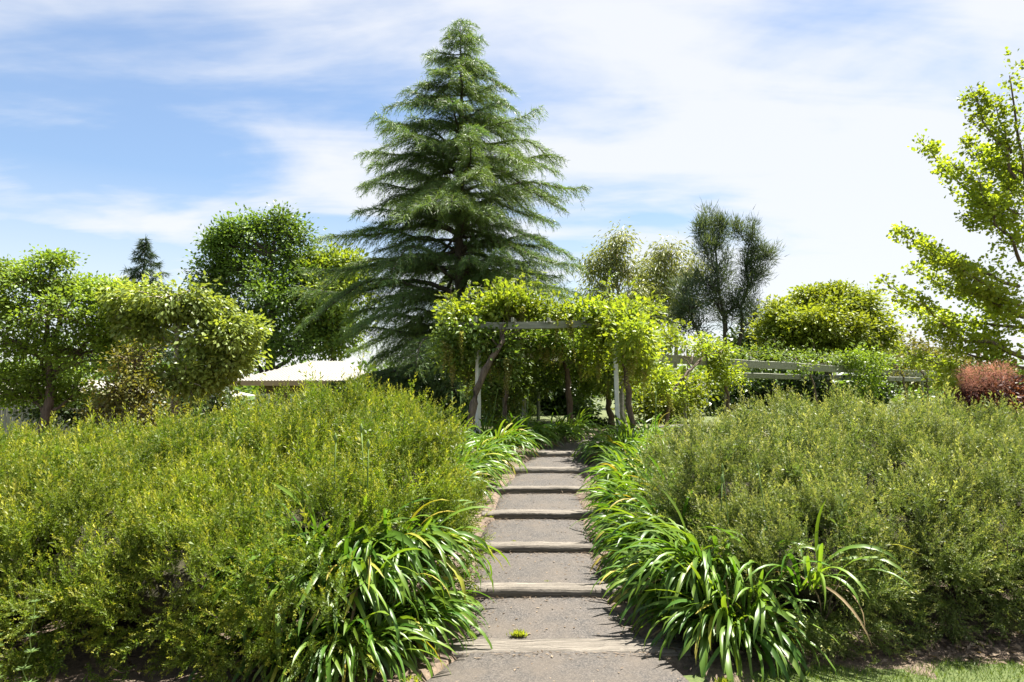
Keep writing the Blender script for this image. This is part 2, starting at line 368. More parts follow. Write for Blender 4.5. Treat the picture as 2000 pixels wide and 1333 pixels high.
STEP_LABEL = ['wide bleached timber sleeper set flush across the path at the bottom of the steps',
              'grey timber sleeper edging the second step up, with straw debris under it',
              'bowed grey timber sleeper edging the third step up the path',
              'weathered timber sleeper at the fourth step, beside strap leaves on both sides',
              'partly shaded timber sleeper at the fifth step up the path',
              'dappled timber sleeper at the sixth step up the path',
              'topmost timber sleeper where the stepped path meets the pergola']
def timber(i):
    y0, z, d = STEP_Y[i], STEP_Z[i], STEP_D[i]
    rng = np.random.default_rng(40 + i)
    x0, x1 = xc(y0) - hw(y0) - .04, xc(y0) + hw(y0) + .10
    if i == 0: x0, x1 = x0 + .02, x1 + .05
    nx = 60; xs = np.linspace(x0, x1, nx); t = np.linspace(-1, 1, nx)
    hgt = .15
    prof = [(0, -hgt), (0, -.035), (.004, -.012), (.02, 0), (.05, .004), (.09, .001), (.13, .004), (d - .02, 0), (d, -.015), (d, -hgt)]
    pr = np.array(prof); pr[3:7, 0] = np.linspace(.018, d - .05, 4)
    wob = np.cumsum(rng.normal(0, .0016, nx)); wob -= np.linspace(wob[0], wob[-1], nx)
    wz = np.cumsum(rng.normal(0, .0010, nx)); wz -= np.linspace(wz[0], wz[-1], nx)
    bow = (.02 if i in (1, 2) else .01) * (1 - t ** 2)
    V = np.zeros((nx, len(pr), 3))
    V[..., 0] = xs[:, None]
    V[..., 1] = y0 + pr[None, :, 0] + wob[:, None] - bow[:, None] * .8
    V[..., 2] = z + pr[None, :, 1] + wz[:, None] - .012 * (t[:, None] ** 4)
    V[:, 1:9, 1] += rng.normal(0, .0022, (1, 8)); V[:, 2:8, 2] += rng.normal(0, .003, (1, 6)) + rng.normal(0, .0012, (nx, 6))
    m = len(pr); a = Acc()
    I, J = np.meshgrid(np.arange(nx - 1), np.arange(m), indexing='ij'); J2 = (J + 1) % m
    A, B, C, D = I * m + J, (I + 1) * m + J, (I + 1) * m + J2, I * m + J2
    Fc = np.concatenate([np.stack([A, B, C], -1).reshape(-1, 3), np.stack([A, C, D], -1).reshape(-1, 3)])
    caps = [[0, k, k + 1] for k in range(1, m - 1)] + [[(nx - 1) * m, (nx - 1) * m + k + 1, (nx - 1) * m + k] for k in range(1, m - 1)]
    a.add(V, np.concatenate([Fc, caps]))
    o = a.build('timber_sleeper', M_timber, None, True)
    tag(o, STEP_LABEL[i], 'timber step', 'timber sleepers edging the garden path steps')
for i in range(7): timber(i)

# ------------------------------------------------------------------ leaf templates
def tpl(V, Fc, t): return (np.array(V, float), np.array(Fc, int), np.array(t, float))
def leaf4(wd=.3, fold=.06, droop=-.06, at=.42):
    return tpl([[0, 0, 0], [at, wd, fold], [1, 0, droop], [at, -wd, fold]], [[0, 2, 1], [0, 3, 2]], [0, .5, 1, .5])
def leaf6(wd=.3):
    return tpl([[0, 0, 0], [.3, wd, .07], [.68, wd * .8, .02], [1, 0, -.14], [.68, -wd * .8, .02], [.3, -wd, .07], [.5, 0, -.02]],
               [[0, 6, 1], [1, 6, 2], [2, 6, 3], [3, 6, 4], [4, 6, 5], [5, 6, 0]], [0, .3, .6, 1, .6, .3, .5])
def fan():
    return tpl([[0, 0, 0], [.75, .5, .06], [1, .12, -.04], [1, -.12, -.04], [.75, -.5, .06]], [[0, 2, 1], [0, 3, 2], [0, 4, 3]], [0, 1, 1, 1, 1])
NEEDLE = tpl([[0, -.05, 0], [1, 0, 0], [0, .05, 0]], [[0, 1, 2]], [0, 1, 0])
def multi(parts):
    V, Fc, T, n = [], [], [], 0
    for (v, f, t) in parts: V.append(v); Fc.append(f + n); T.append(t); n += len(v)
    return (np.concatenate(V), np.concatenate(Fc), np.concatenate(T))
def place(T, pos, d, roll, sc, tip=None):
    M = frames(np.array([d]), np.array([roll]))[0]
    return (np.array(pos) + sc * T[0] @ M.T, T[1], T[2] if tip is None else np.full(len(T[0]), tip))
def pinnate(rng, n=4, L=1.0):
    ps = []
    for k in range(n):
        s = .2 + .8 * (k + .5) / n; z = -.16 * s * s
        for sg in (-1, 1):
            d = np.array([.55, sg * .85, -.25 + rng.normal(0, .12)]); ps.append(place(leaf4(.24, .04, -.1), (s * .92, 0, z), d, rng.normal(0, .5), .34 * (1 - .3 * s)))
    ps.append(place(leaf4(.2), (.92, 0, -.15), np.array([1, 0, -.6]), 0, .28))
    ps.append(tpl([[0, -.006, 0], [.92, 0, -.15], [0, .006, 0]], [[0, 1, 2]], [0, 0, 0]))
    return multi(ps)
def sprig(rng, n0=36, side=4, n1=13):
    """a foxtail shoot: a thin stem set all round with small narrow leaves, and a few short side shoots"""
    ps = []
    lf = tpl([[0, 0, 0], [.55, .30, .03], [1, -.06, 0]], [[0, 2, 1]], [0, 0, 0])
    def shoot(p0, d, L, n, tipb):
        d = d / np.linalg.norm(d)
        M = frames(np.array([d]))[0]
        for k in range(n):
            s = (k + .7) / n; a = k * 2.4 + rng.random() * .8
            rd = M[:, 1] * math.cos(a) + M[:, 2] * math.sin(a)
            ld = d * (.75 + .5 * s) + rd * .75
            ps.append(place(lf, p0 + d * L * s, ld, rng.random() * 6, (.090 + .032 * rng.random()) * (1.2 - .45 * s), tipb * s))
    shoot(np.zeros(3), np.array([1, 0, 0.0]), 1.0, n0, 1.0)
    for k in range(side):
        s = .05 + .6 * (k + rng.random() * .6) / side; a = k * 2.2 + rng.random() * 1.2
        d = np.array([1.0, math.cos(a) * .7, math.sin(a) * .7])
        shoot(np.array([s, 0, 0]), d, .45 * (1.1 - .5 * s), n1, .8)
    return multi(ps)
rng0 = np.random.default_rng(11)
LEAF = leaf4(); LEAFN = leaf4(.16, .03, -.1); LEAF6 = leaf6(.33); FAN = fan()
PINS = [pinnate(rng0) for _ in range(4)]
SPRIGS = [sprig(rng0) for _ in range(5)]
SPRIGS_FAR = [sprig(rng0, 27, 3, 9) for _ in range(4)]

# ------------------------------------------------------------------ hedges
def hedge(name, label, blobs, n, mat, seed, size=(.15, .27)):
    rng = np.random.default_rng(seed)
    B = np.array(blobs); c, r = B[:, :3], B[:, 3:]
    root = thing(name, label, 'hedge', (float(c[:, 0].mean()), float(c[:, 1].min()), float(H(c[:, 0].mean(), c[:, 1].min()))))
    # solid twig-brown hull, added to stop see-through; its dark colour carries the shade
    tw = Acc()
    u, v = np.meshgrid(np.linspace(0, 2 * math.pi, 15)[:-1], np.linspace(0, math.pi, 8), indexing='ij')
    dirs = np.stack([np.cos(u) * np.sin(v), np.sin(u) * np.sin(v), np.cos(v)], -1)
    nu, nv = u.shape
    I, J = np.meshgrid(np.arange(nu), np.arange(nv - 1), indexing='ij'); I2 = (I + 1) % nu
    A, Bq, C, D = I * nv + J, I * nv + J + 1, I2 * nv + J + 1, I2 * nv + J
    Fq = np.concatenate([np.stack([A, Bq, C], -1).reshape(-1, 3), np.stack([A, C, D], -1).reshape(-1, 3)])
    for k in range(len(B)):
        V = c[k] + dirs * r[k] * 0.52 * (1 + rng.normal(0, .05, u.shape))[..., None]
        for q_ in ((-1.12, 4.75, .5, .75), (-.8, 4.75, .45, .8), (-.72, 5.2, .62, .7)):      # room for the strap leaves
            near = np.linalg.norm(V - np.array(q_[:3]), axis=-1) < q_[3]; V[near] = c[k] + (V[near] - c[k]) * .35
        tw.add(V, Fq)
    tw.build('twigs', M_hedge_shade, root, False, 'stuff')  # closed hull per mound, coloured dark for the shaded inside
    # shoots on the outside of the mass
    area = (r[:, 0] * r[:, 1] + r[:, 0] * r[:, 2] + r[:, 1] * r[:, 2]); area = area / area.sum()
    pos, nor = [], []; need = n // 5
    campos = np.array([0, 0, CAM_H])
    while need > 0:
        k = rng.choice(len(B), 20000, p=area)
        d = nrm(rng.normal(size=(20000, 3))); lo_ = d[:, 2] < 0; hl = np.linalg.norm(d[:, :2], axis=1); d[lo_, :2] *= (.90 / np.maximum(hl[lo_], .05))[:, None]; d[:, :2] *= np.minimum(1, 1 / np.maximum(np.linalg.norm(d[:, :2], axis=1), .01))[:, None]; lay = np.where(rng.random(20000) < .66, 1 - .10 * rng.random(20000), 1 - .34 * rng.random(20000)); deep_ = rng.random(20000) < .16; lay = np.where(deep_, rng.uniform(.52, .68, 20000), lay)
        p = c[k] + d * r[k] * lay[:, None]; nn = nrm(d / r[k])
        lump = np.sin(p[:, 0] * 9 + 2 * np.sin(p[:, 2] * 5 + seed)) * np.sin(p[:, 2] * 10 + 2 * np.sin(p[:, 1] * 6 + p[:, 0] * 3)) + .6 * np.sin(p[:, 1] * 11 + p[:, 0] * 5)
        p = p + nn * (.055 * lump)[:, None]
        clear = np.array([[-1.12, 4.75, .50, .46], [-.80, 4.75, .45, .48], [-.72, 5.2, .62, .34], [2.0, 4.75, .55, .28]])
        free = (np.linalg.norm(p[:, None] - clear[None, :, :3], axis=2) > clear[None, :, 3] * (.8 + .3 * rng.random((20000, 1)))).all(1)
        ok = free & (p[:, 2] > H(p[:, 0], p[:, 1]) + .02) & ((lump > -.35) | (rng.random(20000) < .55))
        q = ((p[:, None, :] - c[None]) / r[None]); ins = np.where(q[..., 2] > 0, (q ** 2).sum(-1), (q[..., :2] ** 2).sum(-1)) < .66
        ins[np.arange(len(p)), k] = False
        ok &= ~ins.any(1)
        vis = (nn * nrm(campos - p)).sum(1)
        ok &= (vis > -.15) | (rng.random(len(p)) < .12)
        # weight towards the viewer: nearer shoots are larger in view
        dist = np.linalg.norm(p - campos, axis=1)
        ok &= rng.random(len(p)) < np.clip(1.4 - dist * .075, .45, 1)
        p, nn = p[ok][:need], nn[ok][:need]
        pos.append(p); nor.append(nn); need -= len(p)
    pos, nor = np.concatenate(pos), np.concatenate(nor)
    # every sampled point is the heart of a tuft of shoots that point the same way
    K = 5; up = np.array([0, 0, 1.0]); m = len(pos)
    td = nrm(nor * .75 + up * (.30 + .45 * (nor[:, 2:3] > .2)) + rng.normal(0, .38, pos.shape))
    pos = pos + nor * rng.uniform(-.06, .055, m)[:, None]
    tn = np.repeat(rng.random(m), K); tl = np.repeat(rng.uniform(.8, 1.2, m), K)
    pos = np.repeat(pos, K, 0) + rng.normal(0, .055, (m * K, 3)); nor = np.repeat(nor, K, 0)
    d = nrm(np.repeat(td, K, 0) + rng.normal(0, .26, pos.shape))
    sc = rng.uniform(size[0], size[1], len(pos)) * tl
    top = nor[:, 2] > .55; longer = top & (rng.random(len(pos)) < .13); sc[longer] *= rng.uniform(1.2, 2.1, longer.sum()); d[longer] = nrm(d[longer] + up * .9)
    fo = Acc(); var = rng.integers(0, 5, len(pos)); far = pos[:, 1] > 7.3
    patch = .5 + .5 * np.sin(pos[:, 0] * 2.1 + 1.3 * np.sin(pos[:, 1] * 1.7) + seed) * np.cos(pos[:, 2] * 2.3 + pos[:, 0])
    rn = np.clip(.25 * rng.random(len(pos)) + .40 * tn + .35 * patch, 0, 1)
    Mf = frames(d, rng.random(len(pos)) * 6.28)
    pos = pos - d * (sc * .35)[:, None]
    for k in range(5):
        s_ = (var == k) & ~far; fo.inst(SPRIGS[k], pos[s_], Mf[s_], sc[s_], rn[s_])
        s_ = (var == k) & far; fo.inst(SPRIGS_FAR[k % 4], pos[s_], Mf[s_], sc[s_] * 1.05, rn[s_])
    fo.build('foliage', mat, root, False, 'stuff')
    st = Acc()
    for k in range(40):
        j = rng.integers(0, len(B)); x, y = c[j, 0] + rng.normal(0, .25), c[j, 1] + rng.normal(-.1, .25)
        z0 = float(H(x, y)) - .02; e = np.array([x + rng.normal(0, .3), y - abs(rng.normal(.15, .2)), z0 + .6])
        if abs(e[0] - xc(e[1])) < hw(e[1]) + .3: continue
        s0 = np.array([x, y, z0]); t = np.linspace(0, 1, 5)[:, None]
        st.tube(s0 + (e - s0) * t + rng.normal(0, .02, (5, 3)), np.linspace(.016, .006, 5), 5)
    for k in range(110):
        j = rng.integers(0, len(B)); a = rng.uniform(3.3, 6.1)
        e = c[j] + r[j] * np.array([math.cos(a), math.sin(a), rng.uniform(-.75, .5)]) * rng.uniform(.95, 1.1)
        if abs(e[0] - xc(e[1])) < hw(e[1]) + .25: continue
        if e[2] < H(e[0], e[1]) + .03: e[2] = float(H(e[0], e[1])) + .05
        s0 = c[j] + r[j] * np.array([math.cos(a) * .5, math.sin(a) * .5, -.6]); t = np.linspace(0, 1, 5)[:, None]
        st.tube(s0 + (e - s0) * t + rng.normal(0, .03, (5, 3)), np.linspace(.006, .0022, 5), 4)
    st.build('stems', M_bark, root, True, 'stuff')
    return root

def hedge_blobs(rows, seed):
    rng = np.random.default_rng(seed); out = []
    for (y, x0, x1, topf, ry) in rows:
        x = x0
        while x <= x1 + .01:
            rx = rng.uniform(.62, .86); yy = y + rng.normal(0, .10); h = float(H(x, yy)); top = topf(x) + rng.normal(0, .055)
            rz = max((top - h) * .60, .35); cz = top - rz
            out.append((x, yy, cz, rx, ry * rng.uniform(.9, 1.1), rz)); x += rng.uniform(.62, .85)
    return out
def ip(*kv):
    k = np.array(kv); return lambda x: float(np.interp(x, k[:, 0], k[:, 1]))
LB = hedge_blobs([(4.92, -5.2, -1.45, ip((-5, 1.0), (-3, 1.02), (-1.6, .98)), .80),
                  (5.75, -5.8, -.95, ip((-5, 1.16), (-3, 1.16), (-1.0, 1.18)), .8),
                  (6.6, -6.4, -.80, ip((-6, 1.26), (-3.9, 1.12), (-2.2, 1.46), (-.8, 1.42)), .8),
                  (7.5, -7.0, -.88, ip((-7, 1.32), (-4.3, 1.12), (-3, 1.46), (-1.7, 1.78), (-.9, 1.54)), .8),
                  (8.15, -6.0, -1.0, ip((-6, 1.26), (-4.4, 1.08), (-3, 1.46), (-1.8, 1.78), (-1.0, 1.45)), .6)], 21)
RB = hedge_blobs([(5.58, 2.15, 7.0, ip((2, .98), (4, .98), (7, .95)), .78),
                  (6.5, 2.0, 7.6, ip((1.9, 1.30), (4, 1.35), (7, 1.25)), .8),
                  (7.4, 2.15, 8.2, ip((2.1, 1.30), (3.2, 1.60), (4.6, 1.52), (6, 1.26), (8, 1.15)), .85),
                  (8.3, 2.5, 8.8, ip((2.3, 1.30), (3.3, 1.66), (4.8, 1.58), (6, 1.32), (8, 1.18)), .8)], 22)
hedge('hedge', 'wide golden green feathery hedge beside the timber steps, shading down to dark at its foot', LB, 10800, L_hedge, 31)
hedge('hedge', 'broad grey green feathery hedge above the strip of lawn and leaf litter', RB, 9800, L_hedge2, 32)

# ------------------------------------------------------------------ agapanthus
def strap(a0, a1, wd, twist, bend, seg=9):
    ts = np.linspace(0, 1, seg + 1); ang = a0 + (a1 - a0) * ts ** 1.15
    x = np.concatenate([[0], np.cumsum(np.cos((ang[1:] + ang[:-1]) / 2)) / seg]); z = np.concatenate([[0], np.cumsum(np.sin((ang[1:] + ang[:-1]) / 2)) / seg])
    wv = wd * np.interp(ts, [0, .25, .6, .85, .96, 1], [.55, .85, 1, .8, .4, .04])
    V, Fc = [], []
    for k in range(seg + 1):
        t = np.array([math.cos(ang[k]), 0, math.sin(ang[k])]); nn = np.array([-math.sin(ang[k]), 0, math.cos(ang[k])]); tw = twist * ts[k]
        sd = np.array([0, math.cos(tw), 0]) + nn * math.sin(tw)
        ctr = np.array([x[k], bend * ts[k] ** 2, z[k]])
        V += [ctr - sd * wv[k] / 2 + nn * wv[k] * .16, ctr, ctr + sd * wv[k] / 2 + nn * wv[k] * .16]
        if k:
            o = 3 * (k - 1)
            for q in (0, 1): Fc += [[o + q, o + q + 3, o + q + 4], [o + q, o + q + 4, o + q + 1]]
    a = Acc(); a.add(V, Fc, .5, np.repeat(ts, 3)); return a
rs = np.random.default_rng(77)
STRAPS, STRAPS_Y, STRAPS_W = [], [], []
for k in range(20):
    a0 = rad([86, 84, 81, 78, 75, 71, 66, 60, 53, 46][k % 10] + rs.normal(0, 3)); a1 = rad([30, -5, -30, -48, -60, -68, -74, -78, -80, -80][k % 10] + rs.normal(0, 9))
    a = strap(a0, a1, rs.uniform(.038, .054), rs.normal(0, .7), rs.normal(0, .10))
    me = a.mesh('leaf', True); me.materials.append(L_aga); STRAPS.append(me)
    if k % 4 == 3:
        me2 = a.mesh('yellow_leaf', True); me2.materials.append(L_aga_y); STRAPS_Y.append(me2)
        a2 = strap(rad(rs.uniform(25, 55)), rad(rs.uniform(-95, -70)), .04, rs.normal(0, 1.6), rs.normal(0, .2)); me3 = a2.mesh('withered_leaf', True); me3.materials.append(L_aga_w); STRAPS_W.append(me3)
def stalk_mesh():
    a = Acc(); t = np.linspace(0, 1, 6); a.tube(np.stack([.05 * t ** 2, 0 * t, t], 1), np.linspace(.007, .005, 6), 6); return a.mesh('flower_stalk', True)
def bud_mesh():
    a = Acc(); t = np.linspace(0, 1, 7); a.tube(np.stack([.05 + 0 * t, 0 * t, .99 + .075 * t], 1), [.004, .009, .013, .014, .011, .006, .001], 7); return a.mesh('bud', True)
M_stalk = solid('stalk_green', (0.10, 0.17, 0.04), (0.16, 0.23, 0.06), 10, 0.5, 0.1)
ME_STALK, ME_BUD = stalk_mesh(), bud_mesh(); ME_STALK.materials.append(M_stalk); ME_BUD.materials.append(M_stalk)
GA = 'agapanthus clumps lining the path'
def agapanthus(x, y, label, n=60, L=.68, face=None, spread=.20, stalks=0, seed=0, lift=0.0):
    """face: (azimuth, half width) of the side the leaves arch to, or None for all round"""
    rng = np.random.default_rng(900 + seed)
    z = float(H(x, y)) - .01 + lift
    root = thing('agapanthus_plant', label, 'plant', (x, y, z), GA)
    n = int(n * 1.9)
    for k in range(n):
        f = k / n
        i = int(np.clip(rng.normal(1 + 8 * f, 1.2), 0, 9)); me = STRAPS[i + 10 * rng.integers(0, 2)]
        nm = 'leaf'
        if rng.random() < .035: me = STRAPS_Y[rng.integers(0, len(STRAPS_Y))]; nm = 'yellow_leaf'
        o = bpy.data.objects.new(nm, me); COL.objects.link(o); o.parent = root
        az = rng.uniform(0, 6.283) if face is None or rng.random() < .18 else face[0] + rng.normal(0, face[1])
        rr = spread * math.sqrt(rng.random())
        o.location = (math.cos(az) * rr + rng.normal(0, .05), math.sin(az) * rr + rng.normal(0, .05), rng.uniform(0, .03))
        o.rotation_euler = (rng.normal(0, .16), rng.normal(0, .12), az + rng.normal(0, .25))
        s = L * rng.uniform(.72, 1.12) * .86; o.scale = (s, s * rng.uniform(.85, 1.15), s)
        if nm == 'yellow_leaf': o['label'] = 'yellowing strap leaf'
    for k in range(max(2, n // 32)):
        o = bpy.data.objects.new('withered_leaf', STRAPS_W[rng.integers(0, len(STRAPS_W))]); COL.objects.link(o); o.parent = root; o['label'] = 'withered brown strap leaf'
        az = rng.uniform(0, 6.283) if face is None else face[0] + rng.normal(0, face[1]); o.location = (math.cos(az) * spread * .6, math.sin(az) * spread * .6, .02); o.rotation_euler = (rng.normal(0, .3), rng.normal(0, .15), az)
        q_ = L * rng.uniform(.55, .85); o.scale = (q_, q_ * .7, q_)
    for k in range(stalks):
        o = bpy.data.objects.new('flower_stalk', ME_STALK); COL.objects.link(o); o.parent = root
        o.location = (rng.normal(0, .12), rng.normal(0, .1), 0); s = L * rng.uniform(1.0, 1.22); o.scale = (s, s, s); o.rotation_euler = (rng.normal(0, .07), rng.normal(0, .07), rng.uniform(0, 6))
        b = bpy.data.objects.new('bud', ME_BUD); COL.objects.link(b); b.parent = o
    return root
A = agapanthus
PI = math.pi
# beside the hedge at the foot of the steps
A(-1.42, 4.95, 'agapanthus clump of broad strap leaves half buried in the golden hedge', 75, .70, (-PI / 2, 1.0), .24, 1, 1)
A(-1.08, 4.80, 'agapanthus clump spilling long pale strap leaves at the foot of the golden hedge', 95, .74, (-PI / 2 + .3, .9), .22, 0, 2)
A(-0.82, 5.22, 'agapanthus clump arching over the end of the second timber sleeper', 85, .72, (-.5, .8), .20, 1, 3)
A(-1.22, 5.16, 'agapanthus clump with upright dark strap leaves and a tall bud stalk against golden hedge', 70, .86, (-PI / 2 + .2, 1.3), .26, 2, 4, .42)
A(-1.12, 4.98, 'agapanthus clump at the heart of the mound of strap leaves by the lowest sleeper', 70, .72, (-PI / 2 + .2, 1.2), .24, 0, 18, .34)
A(-.88, 5.38, 'agapanthus clump highest in the mound of strap leaves, poking into the golden hedge', 60, .8, (-PI / 2 + .4, 1.3), .24, 1, 19, .42)
A(-1.48, 5.00, 'agapanthus clump with leaves poking sideways out of the golden hedge', 50, .8, (-PI / 2 - .5, 1.0), .2, 0, 16, .38)
A(-0.82, 5.55, 'agapanthus clump fanning out above the second sleeper from the golden hedge', 60, .74, (-.5, .9), .2, 0, 17, .3)
# up the side of the golden hedge
A(-0.84, 8.35, 'bright agapanthus clump at the end of the golden hedge, above the fourth sleeper', 80, .74, (-.4, .9), .2, 0, 5)
A(-0.72, 9.15, 'sunlit lime green agapanthus clump beyond the end of the golden hedge', 80, .74, (-.4, .9), .2, 0, 6)
A(-0.52, 9.95, 'agapanthus clump by the path between the sunlit clump and the pergola shade', 70, .72, (-.4, .9), .2, 0, 7)
A(-0.85, 9.8, 'tall agapanthus clump behind the sunlit one, near the leaning vine trunk', 60, .8, None, .25, 1, 8)
A(-0.95, 10.8, 'shaded agapanthus clump under the leaning vine trunk', 60, .75, None, .25, 2, 9)
A(-0.25, 10.9, 'shaded agapanthus clump at the pergola entrance, on the path bend', 70, .75, (-.6, 1.0), .25, 0, 10)
A(0.15, 11.9, 'dark agapanthus clump under the pergola, first of the shaded row', 70, .75, (-.8, 1.0), .25, 1, 11)
A(0.62, 12.8, 'dark agapanthus clump under the pergola, in the middle of the shaded row', 60, .75, (-.8, 1.0), .25, 0, 12)
A(1.05, 13.7, 'dark agapanthus clump beside the upright vine trunk inside the pergola', 60, .75, (-.8, 1.0), .25, 0, 13)
A(-0.50, 12.0, 'dark agapanthus clump deep in shade behind the leaning trunk', 50, .75, None, .25, 1, 14)
A(0.10, 13.2, 'dark agapanthus clump at the back of the shaded row', 50, .75, None, .25, 0, 15)
# other side of the path, from the lawn upwards
A(1.56, 5.12, 'large agapanthus clump at the lawn corner trailing leaves over the lowest sleeper', 100, .78, (PI + .75, .75), .22, 0, 20)
A(1.38, 5.75, 'agapanthus clump hanging over the end of the second sleeper, beside the grey green hedge', 90, .74, (PI + .35, .7), .2, 0, 21)
A(1.61, 5.75, 'agapanthus clump with upright leaves poking out of the grey green hedge', 60, .8, None, .22, 1, 22)
A(1.34, 6.4, 'dense agapanthus clump over the third sleeper, below the hedge', 90, .72, (PI + .2, .7), .2, 0, 23)
A(1.37, 7.1, 'dense agapanthus clump between the third and fourth sleepers', 85, .72, (PI + .2, .7), .2, 0, 24)
A(1.43, 7.8, 'glossy agapanthus clump beside the fourth sleeper, opposite the golden hedge end', 85, .72, (PI + .2, .8), .2, 0, 25)
A(1.66, 8.0, 'tall agapanthus clump rising against the grey green hedge', 60, .8, (PI, 1.2), .22, 1, 26)
A(1.56, 8.6, 'sunlit yellow green agapanthus clump in front of the slim pale post', 90, .76, (PI, .9), .22, 0, 27)
A(1.86, 9.0, 'sunlit agapanthus clump between the slim pale post and the hedge', 80, .8, (PI, 1.2), .25, 0, 28)
A(1.72, 9.6, 'agapanthus clump at the turn of the path near the slim pale post', 70, .74, (PI, .9), .2, 0, 29)
A(1.62, 10.5, 'dark agapanthus clump at the foot of the slim pale post', 70, .74, (PI, 1.0), .22, 0, 30)
A(1.95, 11.5, 'shaded agapanthus clump behind the slim pale post', 60, .74, (PI, 1.1), .22, 0, 31)
A(2.35, 12.3, 'shaded agapanthus clump by the far side vine trunk', 60, .74, None, .22, 1, 32)
A(2.20, 10.2, 'lit agapanthus clump on the outer side of the slim pale post', 60, .8, None, .25, 1, 33)
A(1.52, 6.3, 'agapanthus clump standing tall behind the third sleeper, leaning on the grey green hedge', 70, .8, (PI + .4, 1.0), .24, 0, 37, .16)
A(1.50, 5.45, 'agapanthus clump combed down over its neighbour at the lawn corner', 70, .8, (PI + .7, .8), .24, 0, 38, .25)
A(1.62, 7.1, 'agapanthus clump against the hedge behind the dense pair at the fourth sleeper', 60, .8, (PI + .2, 1.0), .24, 0, 39, .16)
# in the face of the grey green hedge
A(1.66, 5.02, 'sparse agapanthus clump under the hedge, leaves reaching down to the leaf litter', 9, .70, (-PI / 2, 1.0), .16, 0, 34, .22)
A(2.02, 4.98, 'agapanthus clump bursting from the grey green hedge face above the lawn', 13, .78, (-PI / 2 + .1, 1.0), .14, 0, 35, .40)
A(1.80, 5.20, 'agapanthus clump with a bud stalk high in the grey green hedge face', 18, .62, None, .15, 2, 36, .42)

# ------------------------------------------------------------------ pergolas
def beam(root, a, b, hgt, wid, mat=M_pergola, name='beam'):
    a, b = np.array(a, float), np.array(b, float); acc = Acc(); L = np.linalg.norm(b - a); X = (b - a) / L
    Y = nrm(np.cross([0, 0, 1.0], X)); Z = np.cross(X, Y); n = 12
    rng = np.random.default_rng(int(abs(a[0] * 971 + a[1] * 37 + b[0] * 13)) + 5)
    ts = np.linspace(0, 1, n); V = []
    e = .012
    pr = [(-wid / 2 + e, -hgt / 2), (wid / 2 - e, -hgt / 2), (wid / 2, -hgt / 2 + e), (wid / 2, hgt / 2 - e), (wid / 2 - e, hgt / 2), (-wid / 2 + e, hgt / 2), (-wid / 2, hgt / 2 - e), (-wid / 2, -hgt / 2 + e)]
    sag = rng.normal(0, .004, n)
    for k, t in enumerate(ts):
        for (p, q) in pr: V.append(a + X * L * t + Y * p + Z * (q + sag[k] - .012 * math.sin(math.pi * t)))
    Fc = []
    for k in range(n - 1):
        for j in range(8):
            A0, B0, C0, D0 = k * 8 + j, k * 8 + (j + 1) % 8, (k + 1) * 8 + (j + 1) % 8, (k + 1) * 8 + j
            Fc += [[A0, C0, B0], [A0, D0, C0]]
    for k in range(1, 7): Fc += [[0, k, k + 1], [(n - 1) * 8, (n - 1) * 8 + k + 1, (n - 1) * 8 + k]]
    acc.add(V, Fc); return acc.build(name, mat, root)
def post(root, x, y, top, wid=.085, lean=(0, 0), mat=M_post):
    z = float(H(x, y)) - .05
    return beam(root, (x, y, z), (x + lean[0], y + lean[1], top), wid, wid, mat, 'post')
# Z of a vertical beam: cross(X=up, ...) needs a fallback, so posts use a tiny lean
pg = thing('pergola', 'weathered timber pergola over the path, on slim pale posts, roofed in wisteria', 'pergola', (.6, 12, .8))
TOP = 2.80
p0, p1 = P(878, 638, 12), P(1236, 631, 12)
beam(pg, p0, p1, .125, .06)
def px_(y): return .62 + .17 * (y - 12)
for k, y in enumerate((12.06, 14.6, 17.2, 19.8)):
    c0 = px_(y)
    m_ = M_post if k == 0 else M_pergola
    post(pg, c0 - 1.22, y, TOP - .15, .08, (.012, .01), m_); post(pg, c0 + 1.18, y, TOP - .15, .075, (-.05 if k == 0 else .01, .01), m_)
    if k: beam(pg, (c0 - 1.55, y, TOP - .05), (c0 + 1.5, y, TOP - .04), .14, .06)
for sx in (-1.22, 1.2):
    beam(pg, (px_(11.9) + sx, 11.75, TOP + .075), (px_(20) + sx, 20.2, TOP + .085), .10, .05, name='rafter')
for sx in (-.6, 0, .6):
    beam(pg, (px_(11.9) + sx, 11.8, TOP + .07), (px_(20) + sx, 20.1, TOP + .08), .08, .045, name='rafter')
beam(pg, P(1008, 690, 13.2), P(1185, 712, 18.5), .13, .06, name='rafter')

pr2 = thing('pergola', 'long low pale timber pergola running off behind the grey green hedge', 'pergola', (6, 18, .6))
q = [P(1268, 698, 16), P(1555, 716, 19.6), P(1655, 722, 21.5), P(1835, 731, 25)]
for a, b in zip(q[:-1], q[1:]): beam(pr2, a, b + (b - a) * .015, .20, .07)
q2 = [P(1430, 733, 20), P(1650, 738, 23.5), P(1835, 742, 27.5)]
for a, b in zip(q2[:-1], q2[1:]): beam(pr2, a, b, .16, .07)
for a, d in ((1337, 16.7), (1415, 17.7), (1800, 24.3)):
    c = P(a, 716, d); post(pr2, c[0], c[1], c[2], .06, (.01, .01), M_pergola)
for a in (1470, 1540, 1690, 1750):
    f = (a - 1268) / (1835 - 1268); c = P(a, 690 + 36 * f, 16 + 9 * f); beam(pr2, c + np.array([-.2, -.3, .06]), c + np.array([1.4, 3.4, .0]), .09, .045, name='rafter')

